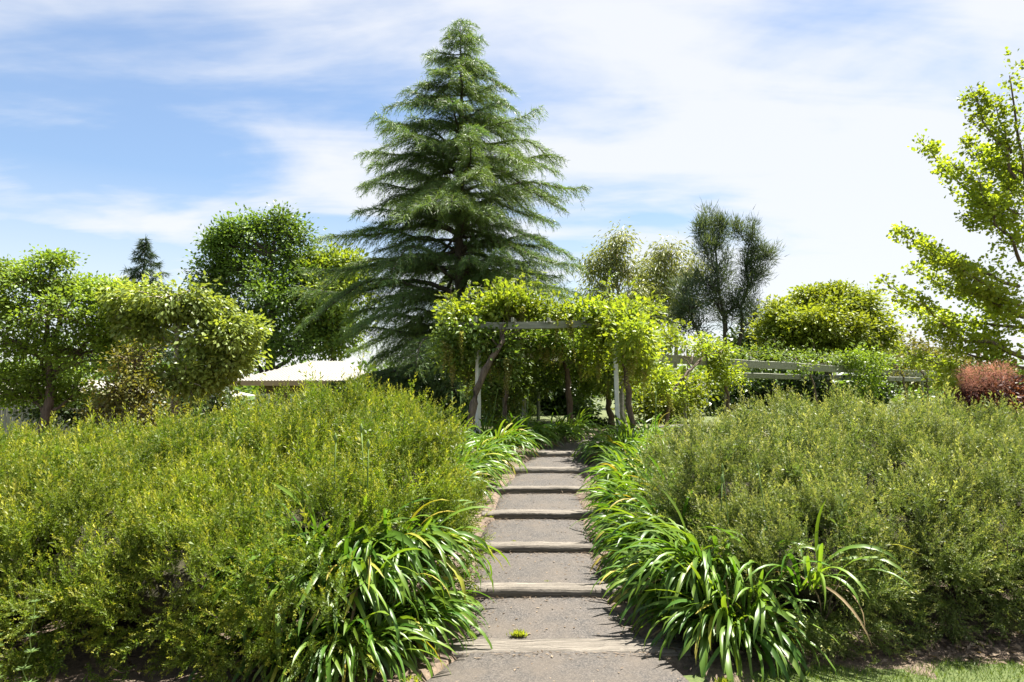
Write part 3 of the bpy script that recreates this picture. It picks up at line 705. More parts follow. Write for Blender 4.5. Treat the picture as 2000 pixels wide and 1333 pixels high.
# ------------------------------------------------------------------ foliage builders
def ell_pts(rng, c, r, n, lo=.55, hi=1.02):
    d = nrm(rng.normal(size=(n, 3))); return c + d * r * rng.uniform(lo ** 2, hi ** 2, n)[:, None] ** .5, d
def clumps(acc, rng, cen, out, per, spread, T, size, droop=-.15, outw=.5, hue=None, flat=.8):
    """PER leaves round each clump centre"""
    n = len(cen)
    c = np.repeat(cen, per, 0); o = np.repeat(out, per, 0)
    off = rng.normal(size=c.shape) * spread * np.array([1, 1, flat])
    d = nrm(nrm(off) * .7 + o * outw + rng.normal(0, .35, c.shape) + np.array([0, 0, droop]))
    r = np.clip((np.repeat(rng.random(n), per) if hue is None else np.repeat(hue, per)) * .65 + .35 * rng.random(len(c)), 0, 1)
    roll = rng.normal(0, .8, len(c))
    sz = size * rng.uniform(.7, 1.25, len(c))
    if isinstance(T, list):
        v = rng.integers(0, len(T), len(c))
        for k in range(len(T)):
            s = v == k; acc.inst(T[k], c[s] + off[s], frames(d[s], roll[s]), sz[s], r[s])
    else: acc.inst(T, c + off, frames(d, roll), sz, r)
def curve(a, b, rng, n=6, wob=.06, sag=0.0):
    a, b = np.array(a, float), np.array(b, float); t = np.linspace(0, 1, n)[:, None]; L = np.linalg.norm(b - a)
    w = rng.normal(0, wob * L, (n, 3)) * np.sin(np.pi * t) * .5
    return a + (b - a) * t + w + np.array([0, 0, sag * L]) * np.sin(np.pi * t)

def tree(name, label, cat, base, top, blobs, mat, bark, T, size, per, ncl, spread, d, seed, group=None, tr=.12, droop=-.15, gaps=.35, flat=.8, lo=.5, twr=.008, limbs=True, dz=.55):
    """blobs: (px, py, rx, ry) in photograph pixels at distance D, turned to metres; NCL clumps per 100x100 px"""
    rng = np.random.default_rng(seed)
    base = np.array(base, float); top = np.array(top, float)
    root = thing(name, label, cat, base, group)
    tk = Acc(); pts = curve(base - [0, 0, .1], top, rng, 9, .03); n = len(pts)
    tk.tube(pts, np.linspace(tr, tr * .25, n), 8); tk.build('trunk', bark, root, True)
    cr, tw = Acc(), Acc()
    for bi, bl in enumerate(blobs):
        bx, by, rx, ry = bl[:4]; dd = d + (bl[4] if len(bl) > 4 else rng.uniform(-dz, dz) * rx * d / F)
        c = P(bx, by, dd); r = np.array([rx * d / F, (rx + ry) / 2 * d / F * .95, ry * d / F])
        ncl_ = max(4, int(ncl * (rx * ry * 4) / 1e4))
        # lumps: break the ellipsoid into uneven tufts with gaps
        # the foliage hangs on sprays that fan out from the heart of the tuft, with gaps between them
        ns = int(np.clip(9 + rx * ry / 190, 10, 26)); sc_, sd_ = ell_pts(rng, c, r, ns, .99, 1.0)
        cen, dr, hue = [], [], []
        for q_ in range(ns):
            o_ = sd_[q_] * r; m_ = max(3, int(ncl_ * 1.25 * (1 - gaps) / ns)); t_ = rng.random(m_) ** .7; l_ = rng.uniform(.62, 1.38)
            bend = np.array([0, 0, rng.normal(.03, .10) * r[2]])
            w_ = rng.uniform(.11, .22) * (1.25 - .75 * t_)[:, None] * r.mean()
            a_ = c + o_ * (.32 + (l_ - .32) * t_)[:, None] + bend * (t_ ** 2)[:, None] + rng.normal(size=(m_, 3)) * w_ * np.array([1, 1, .7])
            cen.append(a_); dr.append(nrm(sd_[q_] + rng.normal(0, .4, (m_, 3)))); hue.append(np.full(m_, rng.random()) * .6 + .4 * rng.random(m_))
            if limbs:
                u_ = np.linspace(.05, l_ * .95, 5); tw.tube(c + o_ * u_[:, None] + bend * ((u_ / l_) ** 2)[:, None] + rng.normal(0, .02, (5, 3)) * r.mean(), np.linspace(twr * 1.7, twr * .5, 5), 4, cap=False)
        cen, dr, hue = np.concatenate(cen), np.concatenate(dr), np.concatenate(hue)
        clumps(cr, rng, cen, dr, per, spread, T, size, droop, flat=flat, hue=hue)
        # limb from the trunk to the heart of the tuft, twigs from there
        if limbs:
            j = int(np.clip(np.interp(c[2] - r[2] * .8, pts[:, 2], np.arange(n)), 1, n - 1)); s0 = pts[j]
            lp = curve(s0, c, rng, 7, .07, .05); L = np.linalg.norm(c - s0); lr = max(tr * .42 * min(1, r[0] / 1.0 + .35), .012)
            la = Acc(); la.tube(lp, np.linspace(lr, lr * .3, 7), 6); la.build('limb', bark, root, True)
            for k in rng.choice(len(cen), min(6, len(cen)), False): 
                q = lp[rng.integers(3, 7)]; tw.tube(curve(q, cen[k], rng, 5, .06, .03), np.linspace(twr * 1.6, twr * .5, 5), 4)
    if tw.n: tw.build('twigs', bark, root, True, 'stuff')
    cr.build('crown', mat, root)
    return root
def gp(px, d, py=800):
    c = P(px, py, d); return (c[0], c[1], float(H(c[0], c[1])))

# ------------------------------------------------------------------ the cedar and the far fir
def conifer(name, label, base, height, prof, mat, bark, seed, nb, sub, tuft, needle, tr, zlo=.0, wdt=1.0, group=None):
    rng = np.random.default_rng(seed); base = np.array(base, float)
    root = thing(name, label, 'tree', base, group)
    tk = Acc(); zz = np.linspace(-.1, height * .985, 24); pts = np.stack([base[0] + .03 * np.sin(zz * .9), base[1] + 0 * zz, base[2] + zz], 1)
    tk.tube(pts, tr * (1 - zz / height * .96), 10); tk.build('trunk', bark, root, True)
    br, nd = Acc(), Acc()
    fan_v = needle
    f = np.linspace(0, 1, nb) ** .98
    hs = height * (zlo + (1 - zlo) * f)
    az = np.arange(nb) * 2.399 + rng.normal(0, .35, nb)
    TP, TD, TS, TT, TR_ = [], [], [], [], []
    for i in range(nb):
        if rng.random() < .05 and i < nb * .9: continue
        z = hs[i] + rng.normal(0, .06); ca, sa = math.cos(az[i]), math.sin(az[i])
        R = (prof(z, 1) if ca > 0 else prof(z, -1)); R *= (1.0 if abs(ca) > .5 else .92) * rng.uniform(.55, 1.08)
        if R < .12: R = .12
        g = z / height
        s = np.linspace(0, 1, 12); rise = (.22 * g + .07 + rng.normal(0, .10)); drp = (.40 - .12 * g) + rng.normal(0, .06)
        rr = R * s; dz = R * (rise * s * 1.3 - drp * s ** 2.3) + (R * .05 * np.sin(s * 7 + i))
        yaw = az[i] + .10 * np.sin(s * 3 + i)
        bp = np.stack([base[0] + rr * np.cos(yaw), base[1] + rr * np.sin(yaw), base[2] + z + dz], 1)
        br.tube(bp, np.linspace(max(.010, .016 * R + .006), .004, 12), 4)
        m = max(6, int(sub * R ** .8)); hue = rng.random()
        for k in range(m):
            t = .12 + .88 * (k + rng.random()) / m; q = np.array([np.interp(t, s, bp[:, a]) for a in range(3)])
            sg = 1 if k % 2 else -1
            lat = np.array([-math.sin(az[i]) * sg, math.cos(az[i]) * sg, 0]); out = np.array([ca, sa, 0])
            l = min(.26 + R * .26 * (1 - t) ** .7 * (.5 + .7 * t), .95) * rng.uniform(.6, 1.15) * wdt
            d0 = nrm(lat * rng.uniform(.55, .95) + out * .75 + np.array([0, 0, rng.normal(.10, .12)]))
            nt_ = max(3, int(tuft * .76 * l / .5)); u = (np.arange(nt_) + .6) / nt_
            fall = np.stack([0 * u, 0 * u, -l * rng.uniform(.45, .85) * u ** 2.0], 1)
            pp = q + d0 * (l * u)[:, None] + fall
            dd = d0 + np.stack([0 * u, 0 * u, -1.1 * u], 1)
            TP.append(pp); TD.append(dd); TS.append(np.full(nt_, 1.0) * (1.1 - .3 * u)); TT.append(u * t); TR_.append(np.full(nt_, hue))
            if l > .35: br.tube(np.stack([q, pp[nt_ // 2], pp[-1]]), [.006, .004, .002], 3, cap=False)
    TP, TD, TS, TR_ = np.concatenate(TP), nrm(np.concatenate(TD)), np.concatenate(TS), np.concatenate(TR_)
    c = len(TP); q = 4
    P5 = np.repeat(TP, q, 0) + rng.normal(0, .018, (c * q, 3)); D5 = nrm(np.repeat(TD, q, 0) + rng.normal(0, .5, (c * q, 3)) + np.array([0, 0, -.18]))
    nd.inst(NEEDLE, P5, frames(D5, rng.random(c * q) * 6.28), np.repeat(TS, q) * fan_v * rng.uniform(.7, 1.3, c * q), np.clip(np.repeat(TR_, q) * .6 + .4 * rng.random(c * q), 0, 1))
    br.build('boughs', bark, root, True, 'stuff'); nd.build('crown', mat, root, False)
    return root
cb = gp(897, 20)
def cedar_prof(z, s):
    zz = [0, 1.2, 1.8, 2.6, 3.3, 4.2, 5.2, 6.0, 7.0, 7.9, 8.6, 9.4, 10.4, 11.0, 11.4]
    lf = [3.6, 4.5, 4.6, 4.3, 4.6, 4.2, 3.6, 4.0, 3.1, 2.8, 2.4, 1.6, 1.0, .5, .12]
    rt = [2.8, 3.5, 3.8, 3.7, 4.0, 3.7, 3.5, 3.6, 2.9, 2.7, 2.3, 1.5, 1.0, .5, .12]
    return float(np.interp(z, zz, lf if s < 0 else rt))
conifer('cedar_tree', 'tall pyramidal cedar with drooping layered boughs, rising behind the pergola', cb, P(900, 42, 20)[2] - cb[2], cedar_prof, L_cedar, M_bark2, 51, 240, 25, 12, .15, .20, .02)
fb = gp(272, 42)
fh = P(277, 470, 42)[2] - fb[2]
conifer('fir_tree', 'small pointed dark conifer top showing above the bright broadleaf trees', fb, fh, lambda z, s: max(.15, (fh - z) * .55), L_fir, M_bark2, 52, 100, 12, 7, .38, .16, .3)

# ------------------------------------------------------------------ broadleaf trees
tree('maple_tree', 'bright green spreading maple in front of the white roofed house', 'tree', gp(90, 13), P(95, 600, 13),
     [(60, 548, 62, 36), (98, 512, 36, 18), (25, 600, 60, 50), (125, 615, 90, 45), (205, 605, 55, 45), (55, 680, 85, 50), (165, 690, 85, 50), (95, 740, 90, 36), (215, 655, 48, 40), (-60, 640, 70, 80), (15, 530, 40, 25), (170, 570, 50, 25), (-130, 600, 80, 90), (20, 745, 60, 36), (60, 775, 70, 26), (170, 765, 60, 26), (240, 700, 36, 40), (130, 560, 50, 26), (210, 570, 36, 20)],
     L_maple, M_bark, LEAF, .070, 30, 66, .115, 13, 61, gaps=.42, droop=-.1, tr=.11, flat=.55)
tree('catalpa_tree', 'pale green tree with big drooping leaves and an open, see-through crown', 'tree', gp(345, 12.2), P(345, 620, 12.2),
     [(250, 582, 44, 24), (335, 578, 70, 26), (300, 615, 50, 25), (410, 602, 46, 28), (455, 655, 44, 26), (400, 660, 50, 30), (430, 712, 48, 30), (355, 740, 55, 32), (280, 650, 30, 25), (405, 745, 40, 20), (480, 640, 22, 16), (370, 606, 50, 24), (270, 610, 40, 30), (450, 690, 40, 28)],
     L_catalpa, M_bark3, LEAF, .098, 24, 70, .12, 12.2, 62, gaps=.35, droop=-.45, tr=.09, flat=.7)
tree('bronze_shrub', 'bronze tinted shrub between the maple and the open crowned tree', 'shrub', gp(260, 11.3), P(258, 740, 11.3),
     [(262, 705, 36, 42), (240, 755, 44, 40), (285, 770, 42, 40), (225, 800, 50, 36), (300, 815, 50, 30)], L_brown, M_bark, LEAF, .06, 20, 95, .10, 11.3, 63, gaps=.25, tr=.05)
tree('oak_tree', 'large dense dark green tree behind the cream roofed house', 'tree', gp(530, 34), P(530, 500, 34),
     [(548, 430, 18, 16), (500, 438, 16, 13), (455, 445, 18, 14), (415, 480, 16, 14), (545, 448, 46, 28), (470, 462, 62, 36), (428, 508, 46, 44), (520, 510, 85, 55), (590, 525, 50, 40), (440, 575, 62, 55), (545, 590, 88, 66), (610, 600, 50, 60), (490, 650, 70, 50), (590, 680, 76, 40), (470, 690, 55, 40), (640, 560, 40, 40), (650, 640, 50, 60), (410, 545, 30, 30), (575, 470, 28, 22)],
     L_dark, M_bark2, LEAF, .175, 24, 108, .30, 34, 64, gaps=.30, tr=.32, twr=.015)
tree('lime_tree', 'yellow green treetop peeping out behind the cedar and the dark oak', 'tree', gp(650, 34), P(650, 540, 34),
     [(655, 512, 30, 22), (630, 530, 36, 26), (690, 520, 34, 26), (655, 570, 60, 40), (640, 640, 60, 60)], L_yell, M_bark, LEAF, .25, 18, 95, .35, 34, 65, gaps=.3, tr=.2, twr=.015)
tree('gum_tree', 'wispy pale gum tree with thin hanging leaves, next to the cedar', 'tree', gp(1215, 30), P(1205, 490, 30),
     [(1205, 478, 30, 22), (1190, 515, 26, 24), (1222, 530, 30, 26), (1172, 560, 30, 26), (1235, 575, 36, 26), (1195, 600, 40, 26), (1160, 520, 16, 16), (1250, 620, 40, 30)], L_euc, M_bark3, LEAFN, .19, 24, 88, .26, 30, 66, gaps=.62, droop=-.9, tr=.11, lo=.3, twr=.012)
tree('gum_tree', 'broader pale gum tree standing against the dark twin stemmed casuarina', 'tree', gp(1318, 31), P(1312, 520, 31),
     [(1310, 497, 40, 22), (1280, 530, 34, 26), (1340, 535, 34, 32), (1305, 565, 40, 28), (1275, 600, 34, 30), (1335, 600, 36, 30), (1265, 560, 20, 20)], L_euc, M_bark3, LEAFN, .19, 26, 100, .28, 31, 67, gaps=.60, droop=-.9, tr=.12, lo=.3, twr=.012)
tree('casuarina_tree', 'tall dark grey green casuarina with several upright bare stems', 'tree', gp(1425, 28), P(1392, 450, 28),
     [(1392, 560, 44, 30), (1420, 610, 40, 26), (1388, 440, 18, 26), (1398, 470, 20, 32), (1378, 490, 24, 32), (1400, 525, 28, 32), (1378, 550, 30, 30), (1395, 585, 34, 28), (1412, 440, 10, 16), (1368, 445, 8, 16)], L_cas, M_bark2, NEEDLE, .25, 26, 84, .12, 28, 68, gaps=.38, droop=.55, tr=.11, lo=.2, twr=.012, flat=1.5)
tree('casuarina_tree', 'dark feathery casuarina leaning out over the round lime green tree', 'tree', gp(1432, 28.5), P(1462, 480, 28.5),
     [(1470, 458, 9, 26), (1474, 492, 18, 22), (1500, 500, 16, 10), (1456, 515, 14, 30), (1480, 535, 22, 22), (1462, 560, 30, 26), (1445, 600, 40, 34), (1475, 620, 36, 30), (1440, 450, 9, 16)], L_cas, M_bark2, NEEDLE, .25, 26, 76, .12, 28.5, 69, gaps=.42, droop=.5, tr=.11, lo=.2, twr=.012, flat=1.5)
tree('casuarina_tree', 'low dark casuarina stem bending sideways at the foot of the tall ones', 'tree', gp(1408, 27.5), P(1345, 590, 27.5),
     [(1340, 570, 22, 20), (1352, 600, 26, 20), (1330, 610, 22, 18), (1360, 640, 24, 18)], L_cas, M_bark2, NEEDLE, .34, 16, 70, .15, 27.5, 79, gaps=.5, droop=.4, tr=.09, lo=.2, twr=.012, flat=1.4)
tree('rounded_tree', 'broad rounded lime green tree behind the long low pergola', 'tree', gp(1620, 24), P(1620, 630, 24),
     [(1555, 610, 52, 30), (1625, 585, 44, 22), (1600, 605, 60, 34), (1665, 612, 52, 36), (1535, 645, 56, 34), (1615, 645, 80, 44), (1690, 645, 42, 36), (1510, 675, 40, 28), (1595, 690, 90, 26), (1680, 685, 60, 26), (1575, 578, 20, 12), (1648, 572, 18, 14), (1520, 620, 30, 26), (1715, 640, 28, 30), (1600, 640, 90, 40)],
     L_round, M_bark, LEAF, .125, 36, 165, .20, 24, 70, gaps=.28, tr=.2, twr=.014, flat=.6)
tree('dark_shrub', 'dark green shrub in shade between the casuarinas and the rounded tree', 'shrub', gp(1480, 30), P(1480, 660, 30),
     [(1478, 655, 40, 36), (1450, 690, 46, 30), (1500, 700, 40, 30)], L_shrub, M_bark2, LEAF, .22, 18, 100, .28, 30, 71, gaps=.2, tr=.1)
tree('olive_shrub', 'dull olive green shrub between the rounded tree and the ginkgo', 'shrub', gp(1770, 28), P(1770, 700, 28),
     [(1765, 682, 44, 28), (1725, 700, 36, 28), (1815, 708, 50, 24), (1780, 735, 66, 26), (1855, 715, 36, 24)], L_olive, M_bark, LEAF, .16, 22, 110, .23, 28, 72, gaps=.25, tr=.08)
tree('smoke_bush', 'purple leaved smoke bush under the ginkgo', 'shrub', gp(1930, 10.6), P(1930, 770, 10.6),
     [(1905, 775, 36, 28), (1945, 775, 40, 30), (1930, 800, 56, 34), (1985, 795, 44, 36)], L_smoke, M_bark2, LEAF, .07, 20, 150, .09, 10.6, 73, gaps=.2, tr=.05)
sm = Acc(); rg = np.random.default_rng(74)
for (a, b, rx, ry) in ((1915, 728, 30, 16), (1938, 745, 32, 16), (1898, 752, 20, 12), (1955, 724, 22, 12), (1893, 730, 14, 9)):
    c = P(a, b, 10.4); cen, dr = ell_pts(rg, c, np.array([rx, rx, ry]) * 10.4 / F, 42, .2, 1.0); clumps(sm, rg, cen, dr, 16, .05, NEEDLE, .05, .3)
sb = [o for o in S.objects if o.name.startswith('smoke_bush')][0]
sm.build('plume', L_plume, sb)
# trees and shrubs that close the view through and behind the pergola
tree('laurel_shrub', 'dense dark evergreen shrub closing the view through the pergola', 'shrub', gp(1040, 24), P(1040, 760, 24),
     [(1000, 745, 70, 50), (1075, 740, 60, 56), (960, 780, 60, 50), (1050, 800, 80, 40), (1110, 775, 36, 50), (920, 745, 50, 50), (1070, 690, 46, 30), (1110, 720, 30, 30)], L_shrub, M_bark2, LEAF, .17, 22, 110, .22, 24, 75, gaps=.12, tr=.1, lo=.35)
tree('clipped_shrub', 'small rounded dark shrub at the end of the path under the pergola', 'shrub', gp(1148, 17.5), P(1148, 835, 17.5),
     [(1148, 835, 34, 22), (1135, 850, 28, 26), (1165, 852, 28, 22)], L_shrub, M_bark2, LEAF, .085, 20, 260, .09, 17.5, 76, gaps=.1, tr=.03, lo=.5)
tree('garden_shrub', 'light green airy shrub beyond the pergola, seen past the slim pale post', 'shrub', gp(1290, 19), P(1290, 770, 19),
     [(1285, 770, 42, 40), (1320, 790, 44, 36), (1265, 800, 30, 34), (1345, 770, 36, 34)], L_round, M_bark, LEAF, .12, 18, 95, .17, 19, 77, gaps=.35, tr=.06)
tree('garden_shrub', 'green leafy shrub under the long pergola, behind the grey green hedge', 'shrub', gp(1480, 23), P(1480, 770, 23),
     [(1450, 762, 50, 34), (1520, 765, 60, 30), (1600, 765, 60, 28), (1680, 770, 50, 28), (1390, 775, 46, 32)], L_shrub, M_bark2, LEAF, .16, 20, 95, .2, 23, 78, gaps=.25, tr=.06)
tree('shade_shrub', 'shadowy evergreen shrub between the cream house and the cedar', 'shrub', gp(760, 31), P(760, 760, 31),
     [(700, 760, 60, 36), (770, 750, 66, 44), (850, 750, 66, 50), (640, 775, 60, 26)], L_shrub, M_bark2, LEAF, .19, 20, 90, .26, 31, 80, gaps=.2, tr=.08)
tree('fence_shrub', 'dark shrub in front of the grey fence, below the maple', 'shrub', gp(370, 14), P(370, 790, 14),
     [(400, 775, 40, 30), (340, 800, 50, 26), (170, 800, 60, 26), (110, 805, 60, 20), (450, 800, 40, 20)], L_shrub, M_bark2, LEAF, .09, 20, 110, .12, 14, 81, gaps=.2, tr=.05)

# ------------------------------------------------------------------ ginkgo at the edge of the picture
def ginkgo():
    d = 12.0; rng = np.random.default_rng(85); base = np.array(gp(2075, d)); root = thing('ginkgo_tree', 'upright young ginkgo with fan shaped lime leaves along open rising branches', 'tree', base)
    top = P(1972, 148, d); tk = Acc(); tp = curve(base - [0, 0, .1], top, rng, 14, .012); tk.tube(tp, np.linspace(.07, .010, 14), 8); tk.build('trunk', M_bark, root, True)
    cr = Acc(); tw = Acc()
    ex = [((1985, 350), (1893, 168), 0), ((1992, 470), (1795, 268), .1), ((1990, 560), (1752, 446), -.3), ((1995, 590), (1782, 525), .4), ((2000, 700), (1722, 548), -.2), ((1995, 640), (1760, 600), .8),
          ((1995, 520), (1905, 330), -.6), ((1990, 440), (1880, 425), .5), ((2000, 740), (1775, 690), -.5), ((2000, 720), (1800, 640), .3), ((1995, 600), (1850, 500), -1.0),
          ((2005, 780), (1830, 745), -.6), ((2000, 640), (1900, 560), 1.1), ((1975, 300), (1940, 190), .3), ((1980, 380), (1930, 300), .6), ((2000, 700), (1820, 600), 1.0), ((1998, 620), (1800, 470), -.8),
          ((1990, 420), (1850, 310), -.4), ((2005, 800), (1900, 760), .4)]
    br = [(P(a[0], a[1], d), P(b[0], b[1], d + z)) for a, b, z in ex]
    for k in range(6):
        t = rng.uniform(.45, .93); q = np.array([np.interp(t, np.linspace(0, 1, 14), tp[:, a]) for a in range(3)]); az = rng.uniform(-1.2, 1.9); L = 2.0 * (1 - t) ** .75 + .35
        br.append((q, q + L * np.array([math.cos(az), math.sin(az), rng.uniform(.35, .9)])))
    for a, b in br:
        p = curve(a, b, rng, 9, .05, -.05); L = np.linalg.norm(b - a)
        la = Acc(); la.tube(p, np.linspace(.008 + .012 * L, .004, 9), 5); la.build('limb', M_bark, root, True)
        m = int(30 * L) + 6; t = rng.uniform(.12, 1.0, m); q = np.stack([np.interp(t, np.linspace(0, 1, 9), p[:, k]) for k in range(3)], 1)
        off = rng.normal(size=(m, 3)) * np.array([.13, .13, .075]) * (1.15 - .75 * t[:, None]) * min(1, .5 + L * .3); q2 = q + off
        for k in range(0, m, 3): tw.tube(np.stack([q[k], q2[k]]), [.004, .002], 3, cap=False)
        clumps(cr, rng, q2, nrm(off + [0, 0, .05]), 14, .055, FAN, .062, -.1, outw=.6)
    q = tp[4:]; 
    for k in range(len(q)):
        n = 10; cen = q[k] + rng.normal(0, .12, (n, 3)); clumps(cr, rng, cen, nrm(cen - q[k]), 10, .06, FAN, .062, 0)
    tw.build('twigs', M_bark, root, False, 'stuff'); cr.build('crown', L_ginkgo, root)
ginkgo()

# ------------------------------------------------------------------ wisteria
ra = np.random.default_rng(90); racs = []
for k in range(4):
    a = Acc(); n = 26; t = np.linspace(0, 1, n); p = np.stack([.03 * np.sin(t * 3 + k), .02 * np.sin(t * 4), -t], 1)
    dd = nrm(np.stack([np.cos(np.arange(n) * 2.4), np.sin(np.arange(n) * 2.4), -.5 + 0 * t], 1)); a.inst(LEAF, p, frames(dd), .17 * (1.15 - .7 * t), ra.random(n)); a.inst(LEAF, p, frames(-dd), .15 * (1.15 - .7 * t), ra.random(n))
    me = a.mesh('raceme'); me.materials.append(L_race); racs.append(me)
def vine(label, trunk, blobs, mat, seed, ncl=60, per=4, size=.27, race=(), shoots=0, r0=.06, group='wisteria vines over the pergolas', T=None, spread=.12, lo=.3, gaps=.2):
    """trunk: list of points; blobs: (px, py, rx, ry, distance)"""
    rng = np.random.default_rng(seed); tp = np.array(trunk, float)
    root = thing('wisteria_vine', label, 'vine', tp[0], group)
    t = np.linspace(0, 1, len(tp)); u = np.linspace(0, 1, 16); pts = np.stack([np.interp(u, t, tp[:, k]) for k in range(3)], 1)
    for _ in range(2): pts[1:-1] = (pts[:-2] + pts[1:-1] + pts[2:]) / 3
    pts[1:-1] += rng.normal(0, .018, pts[1:-1].shape)
    a = Acc(); a.tube(pts, np.linspace(r0, r0 * .45, 16) * (1 + .12 * np.sin(np.arange(16) * 2.3)), 8); a.build('trunk', M_bark, root, True)
    cr, cn = Acc(), Acc(); hang = []
    for (bx, by, rx, ry, d) in blobs:
        c = P(bx, by, d); r = np.array([rx, max((rx + ry) / 2, 30), ry]) * d / F
        n = max(4, int(ncl * rx * ry * 4 / 1e4)); cen, dr = ell_pts(rng, c, r, int(n / (1 - gaps)), lo, 1.08); cen, dr = cen[:n], dr[:n]
        clumps(cr, rng, cen, dr, per * 6, .10, LEAF if T is None else T, size * .36, -.12, outw=.35)
        hang += [cen[k] for k in range(len(cen)) if dr[k, 2] < .1]
        for k in range(max(2, n // 14)):
            e = cen[rng.integers(0, n)]; cn.tube(curve(pts[rng.integers(10, 16)] if k == 0 and np.linalg.norm(pts[-1] - c) < 2.5 else c + (e - c) * .1, e, rng, 7, .1, .08), np.linspace(.013, .004, 7), 5)
    for k in range(shoots):
        bx, by, rx, ry, d = blobs[rng.integers(0, len(blobs))]
        s0 = P(bx + rng.uniform(-rx, rx), by - ry * .7, d); e = s0 + np.array([rng.normal(0, .15), rng.normal(0, .15), rng.uniform(.15, .5)]); q = curve(s0, e, rng, 6, .08); cn.tube(q, np.linspace(.005, .002, 6), 4)
        clumps(cr, rng, q[2:], nrm(rng.normal(size=(4, 3))), 2, .03, PINS, size * .6, .1)
    cr.build('foliage', mat, root, False); cn.build('vine_stems', M_bark, root, True, 'stuff')
    for (n, L0, L1) in race:
        for k in range(n):
            q = hang[rng.integers(0, len(hang))] if hang else pts[-1]
            o = bpy.data.objects.new('raceme', racs[rng.integers(0, 4)]); COL.objects.link(o); o.parent = root
            o.location = Vector(q + [0, -.10, -.05]) - root.location; s = rng.uniform(L0, L1); o.scale = (s * 1.3, s * 1.3, s); o.rotation_euler = (rng.normal(0, .08), rng.normal(0, .08), rng.uniform(0, 6))
    return root
def G(px, d, py=830):
    c = P(px, py, d); c[2] = float(H(c[0], c[1])) - .05; return c
vine('wisteria with a thick leaning trunk, heaped lime green on the front beam beside the cedar', [G(914, 11.6), P(925, 780, 11.6), P(945, 725, 11.65), P(968, 690, 11.7), P(985, 655, 11.9), P(1000, 618, 12.3)],
     [(992, 596, 34, 22, 12.2), (960, 602, 50, 22, 12.3), (1030, 600, 46, 20, 12.4), (895, 615, 34, 16, 12.1), (985, 580, 22, 14, 12.4), (1080, 610, 50, 15, 12.5), (930, 612, 44, 14, 12.3), (1010, 618, 60, 9, 12.5)], L_wist, 91, 88, 4, .25, [(30, .18, .34)], 22, .072)
vine('drooping green wisteria tangle hanging from the front beam over the leaning trunk', [G(985, 13.2), P(990, 760, 13.0), P(985, 700, 12.6), P(960, 670, 12.3)],
     [(900, 672, 36, 26, 12.2), (955, 680, 40, 26, 12.1), (988, 684, 22, 32, 12.0), (882, 700, 26, 24, 12.2), (910, 715, 24, 20, 12.5), (990, 725, 16, 20, 12.3), (945, 658, 34, 12, 12.1), (880, 655, 22, 14, 12.1), (1010, 668, 40, 18, 12.9), (1060, 662, 40, 16, 12.9), (1110, 668, 40, 20, 12.8), (915, 640, 34, 10, 11.85), (1140, 690, 30, 24, 13.2)], L_wist2, 92, 92, 4, .24, [(70, .22, .45)], 0, .045)
vine('wisteria wrapped over the beam end and round the slim pale post', [G(1237, 12.3), P(1228, 770, 12.25), P(1218, 700, 12.2), P(1206, 655, 12.2), P(1180, 625, 12.3)],
     [(1150, 612, 48, 20, 12.2), (1200, 613, 44, 22, 11.9), (1225, 638, 34, 26, 11.0), (1236, 676, 26, 32, 10.9), (1240, 650, 26, 26, 10.3), (1240, 612, 36, 18, 11.3), (1236, 650, 34, 26, 12.0), (1250, 690, 28, 34, 12.2), (1185, 655, 34, 24, 12.15), (1165, 690, 24, 34, 12.5), (1110, 618, 40, 14, 12.2), (1240, 725, 22, 32, 12.6), (1258, 660, 24, 28, 12.8), (1195, 640, 40, 12, 11.9)], L_wist, 93, 86, 4, .24, [(44, .18, .42)], 14, .06)
vine('dark upright wisteria trunk inside the pergola with leaves under its roof', [G(1113, 15.5), P(1112, 770, 15.5), P(1110, 730, 15.5), P(1100, 700, 15.5), P(1080, 672, 15.5)],
     [(1095, 640, 150, 20, 14), (1113, 651, 130, 18, 16), (1126, 661, 116, 18, 18), (1137, 671, 104, 18, 20), (1060, 695, 50, 20, 15.5), (1130, 700, 40, 24, 16), (1050, 735, 50, 40, 18), (1005, 735, 36, 46, 16), (1145, 735, 34, 34, 18.5), (1180, 715, 30, 40, 15.5), (1090, 720, 40, 30, 19), (1040, 660, 60, 12, 14.0), (1100, 662, 60, 12, 14.4), (1150, 668, 46, 14, 14.6), (1060, 672, 60, 12, 16), (1130, 680, 50, 14, 16.5), (1040, 668, 40, 16, 13.2), (1090, 668, 40, 18, 13.2), (1010, 690, 26, 34, 15)], L_wist2, 94, 125, 4, .26, [(40, .2, .4)], 0, .075)
vine('wisteria with a forked trunk at the far end of the pergola', [G(1195, 17.3), P(1192, 800, 17.3), P(1180, 740, 17.3), P(1160, 700, 17.3)],
     [(1120, 690, 56, 14, 18), (1180, 690, 50, 16, 18), (1190, 730, 34, 40, 17.2), (1160, 740, 26, 30, 18.5), (1215, 760, 24, 30, 16.5), (1225, 700, 34, 34, 15.5), (1090, 690, 40, 14, 19.5), (1060, 700, 40, 16, 19)], L_wist2, 95, 95, 4, .28, [(20, .2, .35)], 0, .085)
vine('thin wisteria stem on the cedar side of the pergola, thick with hanging leaves', [G(970, 15.2), P(975, 780, 15.2), P(985, 720, 15.0), P(1000, 680, 14.8)],
     [(985, 720, 34, 44, 14.6), (1005, 755, 26, 34, 14.8), (950, 760, 30, 36, 14.4), (990, 665, 44, 14, 14.2), (970, 800, 26, 26, 15), (1020, 700, 24, 26, 16.5)], L_wist2, 96, 78, 4, .26, [(26, .2, .4)], 0, .05)
